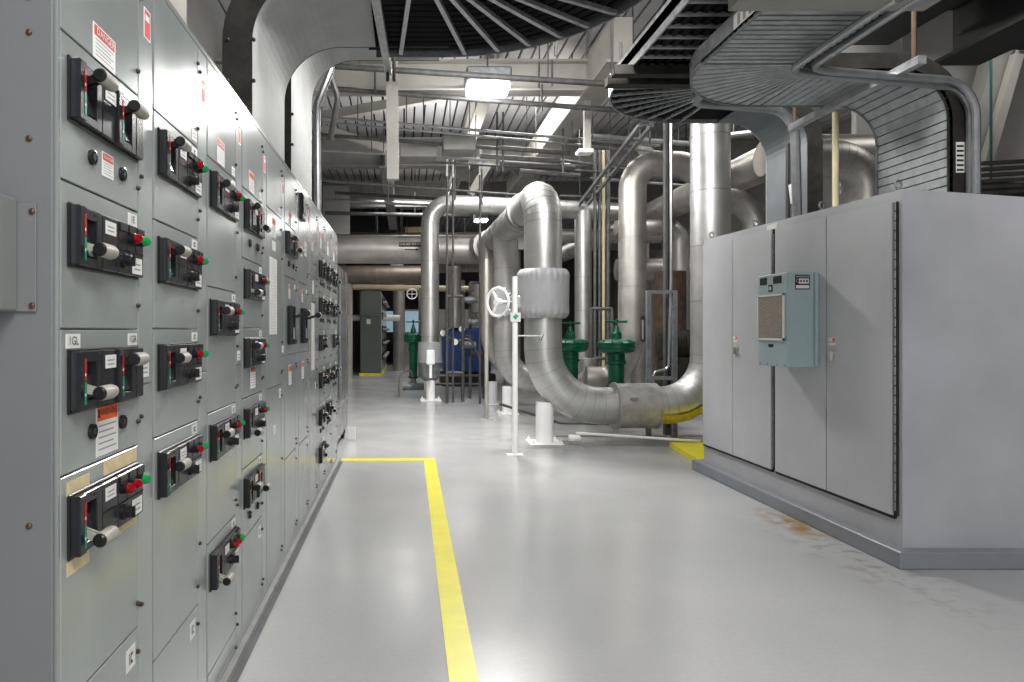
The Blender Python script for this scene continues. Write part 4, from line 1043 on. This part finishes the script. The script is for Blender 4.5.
# lots of pipe and conduit under the roof
rows=[(300,64,700,90,8.2,.035,'conduit_d','dark pipe right under the fan shaped tray edge'),
(325,88,640,112,9.3,.035,'conduit_d','dark horizontal pipe just below the bright lamp'),
(322,117,660,146,10.5,.022,'conduit','thin bright conduit crossing below the lamp'),
(322,122,660,152,10.7,.018,'conduit','second thin bright conduit crossing below the lamp'),
(322,135,560,153,11,.03,'conduit_d','dark pipe crossing above the small grey roof box'),
(322,150,570,165,11.4,.025,'conduit','conduit crossing just under the small grey roof box'),
(400,160,600,172,11.5,.02,'conduit_d','thin dark conduit crossing above the elbow of the front pipe'),
(325,181,520,195,12,.02,'conduit_d','dark conduit crossing above the top of the lone pipe'),
(335,193,600,208,16,.04,'conduit_d','far dark pipe above the lone pipe elbow'),
(325,200,520,208,17,.05,'conduit','far conduit along the end bay, upper'),
(325,213,470,216,18,.05,'conduit_d','far dark pipe along the end bay, lower'),
(590,136,720,146,12.5,.05,'conduit','pale pipe crossing behind the hooked pipe top'),
(560,160,690,178,12.8,.03,'conduit_d','dark pipe passing the vertical conduit bundle'),
(590,178,690,186,13,.03,'conduit','pale pipe through the hooked pipe loop'),
(560,196,640,200,13.4,.035,'conduit_d','dark pipe crossing the vertical conduit bundle'),
(690,140,760,132,12,.06,'conduit','pale pipe between the tall riser and the tray cover'),
(620,70,705,82,9,.02,'conduit_d','thin dark conduit behind the ladder tray')]
for k_,(xa,ya_,xb,yb_,Y,r,m,lab) in enumerate(rows):
    A_,B_=P(xa,ya_,Y),P(xb,yb_,Y); o=conduit([A_,B_],r,lab,.1,m)
    for t_ in (.15+.05*(k_%4),.62+.06*(k_%5)):
        p_=A_.lerp(B_,t_); MB().cyl(p_,(p_.x,p_.y,5.62),.009,6).build('hanger_rod','conduit_d',o)
# ladder rack running away, top right of centre
lr=thing('strut_rack',P(590,170,10),'long grey strut rack slanting up to the ladder tray','rack')
for dx in(0,.16):
    a=P(575,210,13.5);b=P(640,125,9.0); b2=MB(); bar(b2,a+Vector((dx,0,0)),b+Vector((dx,0,0)),.05); b2.build('rail','galv_d',lr)
for i in range(9):
    t=i/8; a=P(575,210,13.5).lerp(P(640,125,9.0),t); MB().cyl(a,a+Vector((.16,0,0)),.012,6).build('rung','galv_d',lr)
# rack of horizontal dark runs at centre
rk=thing('pipe_rack',P(500,160,10.8),'dark rack of short pipes right of the small grey roof box','rack')
for i,(xa,xb,yy) in enumerate(((500,570,148),(480,560,156),(500,575,163),(520,580,171))):
    MB().cyl(P(xa,yy,10.8+.2*i),P(xb,yy+5,10.8+.2*i),.04,8).build('rail','conduit_d',rk)
for px in(497,503,563): MB().cyl(P(px,112,10.9),P(px,172,10.9),.018,6).build('hanger_rod','conduit_d',rk)
MB().bbox(P(443,0,10.9).x,P(475,0,10.9).x,10.8,11.3,P(0,151,10.9).z,P(0,136,10.9).z,.01).build('roof_box','beam_g',None,'small grey box hung under the roof beneath the bright lamp','box')
MB().bbox(P(400,0,11.2).x,P(437,0,11.2).x,11.1,11.6,P(0,158,11.2).z,P(0,146,11.2).z,.01).build('roof_box','beam_g',None,'long grey box hung under the roof right of the hanging post','box')
for (px,y0,y1,Y,lab) in((375,70,92,9,'thin hanger rod left of the covered tray end'),(542,84,112,9.2,'thin dark hanger rod right of the bright lamp'),(552,60,86,8.6,'thin dark hanger rod between lamp and long cream beam'),(388,172,205,12.3,'thin hanger rod above the header pipe'),(455,145,200,11.5,'thin hanger rod above the lone pipe elbow'),(482,150,205,12,'thin hanger rod behind the front pipe elbow'),(621,42,72,7.2,'dark hanger rod left of the black ladder tray'),(556,25,56,5.6,'short dark hanger under the fan tray edge'),(650,118,145,9.5,'short hanger rod over the hooked pipe')):
    conduit([P(px,y0,Y),P(px,y1,Y)],.014,lab,.1,'conduit_d','hanger_rod','hanger')
# end bay stuff high up at the back left
for i,(xa,xb,y0,y1,Y,m,lab) in enumerate(((345,375,206,231,22.6,'beam_d','dark opening high in the end bay, left'),(378,400,208,232,22.6,'beam_d','dark opening high in the end bay, second'),(403,422,210,226,22.8,'beam_d','dark opening high in the end bay, third'),(372,425,196,203,22,'beam_g','pale ribbed duct high in the end bay'))):
    o=MB().bbox(P(xa,0,Y).x,P(xb,0,Y).x,Y,Y+.3,P(0,y1,Y).z,P(0,y0,Y).z,.01).build('air_duct',m,None,lab,'duct')
    hang(o,P((xa+xb)/2,y0+1,Y))
MB().bbox(P(405,0,21).x,P(421,0,21).x,21,21.1,P(0,232,21).z,P(0,227,21).z,.01).build('crane_sign','tape',None,'amber sign plate high in the end bay','sign')
MB().box(P(322,0,18).x,P(349,0,18).x,18.2,18.3,P(0,233,18).z,P(0,184,18).z).build('partition_panel','wall',None,'pale wall panel high at the far left above the header','panel')
MB().box(P(400,0,27).x,P(470,0,27).x,27,27.2,0,2.2).build('partition_panel','beam',None,'cream partition at the far end of the aisle floor','panel')

# right background
struct('wall_side',MB().box(5.9,9,8.9,9.0,0,5.6),['wall'])
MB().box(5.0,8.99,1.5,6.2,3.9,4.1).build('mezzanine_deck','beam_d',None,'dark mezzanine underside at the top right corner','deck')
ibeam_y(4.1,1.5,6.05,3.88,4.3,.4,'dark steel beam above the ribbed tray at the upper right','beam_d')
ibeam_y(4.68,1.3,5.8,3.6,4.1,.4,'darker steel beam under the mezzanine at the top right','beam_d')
MB().bbox(4.05,4.75,6.5,6.7,3.7,5.6,.01).build('roof_column','col',None,'cream steel post standing behind the ribbed tray top','column')
MB().bbox(3.2,4.6,6.4,6.5,3.45,3.85,.01).build('roof_beam','wall',None,'pale plate behind the ribbed tray bend','beam')
brace(P(1017,55,8.3),P(978,190,8.3),.1,'light diagonal brace at the right wall','beam')
brace(P(1000,40,8.5),P(960,190,8.5),.22,'dark diagonal steel brace at the right wall','beam_g')
conduit([P(991,50,8.2),P(991,200,8.2)],.014,'thin teal pipe upright on the right wall',.1,'tealpipe')
t=thing('cable_tray',(5.6,5.9,2.3),'dark horizontal tray of bars behind the right end of the enclosure','cable tray')
for i in range(6):
    z=P(0,194-i*6,5.7).z; b=MB(); bar(b,(P(972,0,5.7).x,5.7,z),(7.5,5.7,z+.15),.03); b.build('bar','raild',t)
MB().box(P(972,0,6).x,7.5,6.0,6.05,2.1,2.65).build('back_sheet','beam_d',t)
conduit([P(835.5,112,6.9),(P(835.5,0,6.9).x,6.9,0)],.03,'cream upright pole seen through the ribbed tray loop',.1,'wood','upright_pole','pole')
b=MB(); b.bbox(4.3,4.45,7.6,7.75,3.7,4.2,.01); b.build('pipe_hanger','rust',None,'rusty hanger over the silver elbow seen through the tray loop','hanger')
for i,(xa,xb,yy) in enumerate(((840,880,185),(840,880,192))):
    o=conduit([P(xa,yy,10),P(xb,yy-3,10)],.03,('upper' if i==0 else 'lower')+' pale pipe low in the ribbed tray loop',.1,'beam'); hang(o,P(860,yy-1.5,10))

# ------------------------------------------------------------ lamps
def fixture(px,py,Y,w,h,label,m='lamp',energy=0,d=.35):
    q=P(px,py,Y); t=thing('ceiling_light',q+Vector((0,0,.12)),label,'light')
    MB().bbox(q.x-w/2-.02,q.x+w/2+.02,Y-d/2-.02,Y+d/2+.02,q.z+h*.4,q.z+h+.1,.02).build('housing','galv_d',t)
    MB().bbox(q.x-w/2,q.x+w/2,Y-d/2,Y+d/2,q.z-h*.5,q.z+h*.4,.03).build('diffuser',m,t)
    MB().cyl((q.x,Y,q.z+h),(q.x,Y,5.6),.012,6).build('stem','conduit_d',t)
fixture(487.5,89,8.9,.54,.13,'bright white high bay lamp hanging under the roof')
fixture(481,220.5,19,.36,.07,'small bright strip lamp above the header pipe','lamp2')
fixture(397,270.5,19.5,.34,.07,'small bright strip lamp far below the header pipe','lamp2')
fixture(686,196,14,.3,.05,'thin bright strip lamp behind the tall right riser','lamp2')
def area(loc,size,e,rot=(0,0,0),col=(1,.98,.95),sy=None):
    d=bpy.data.lights.new('area_lamp','AREA'); d.energy=e; d.color=col; d.size=size
    if sy: d.shape='RECTANGLE'; d.size_y=sy
    o=bpy.data.objects.new('area_lamp',d); COL.objects.link(o); o.location=loc; o.rotation_euler=rot; return o
area((1.07,8.9,4.35),.6,240)
area((1.5,3.2,4.9),1.4,190,(math.radians(52),0,0))  # added fill lamp, aimed forward to brighten the pipework
area((1.0,3.2,5.2),1.2,150)
area((1.2,-1.0,4.0),1.6,170,(math.radians(35),0,0))
area((1.2,6.0,5.3),1.5,110)
area((2.2,12,5.3),2.0,200)
area((.8,12.3,4.2),1.2,60,(PI,0,0))  # added uplight, there to brighten the roof deck
area((.8,7.5,4.2),1.2,14,(PI,0,0))  # weaker added uplight under the nearer roof
area((.3,17.5,5.0),2.0,150)
area((2.5,22,4.8),3.0,200)
area((6.8,7.6,5.0),1.0,22)
area((5.5,11,5.2),2.0,110)
area((1.4,-2.0,1.8),2.2,80,(math.radians(88),0,0))  # added frontal fill behind the camera, not a fitting of the hall
w=bpy.data.worlds.new('World'); bpy.context.scene.world=w; w.use_nodes=True
w.node_tree.nodes['Background'].inputs[0].default_value=(.85,.9,1,1); w.node_tree.nodes['Background'].inputs[1].default_value=.5

# ------------------------------------------------------------ camera
cd=bpy.data.cameras.new('Camera'); cam=bpy.data.objects.new('Camera',cd); COL.objects.link(cam)
cam.location=(0,0,H); cam.rotation_euler=(PI/2,0,0)
cd.sensor_width=36; cd.lens=36*F/1024; cd.shift_x=(512-CX)/1024; cd.shift_y=-(341-HY)/1024
cd.clip_start=.05; cd.clip_end=100
bpy.context.scene.camera=cam
vs=bpy.context.scene.view_settings
vs.view_transform='Standard'
vs.exposure=-.56
try: vs.look='Medium High Contrast'
except Exception: pass
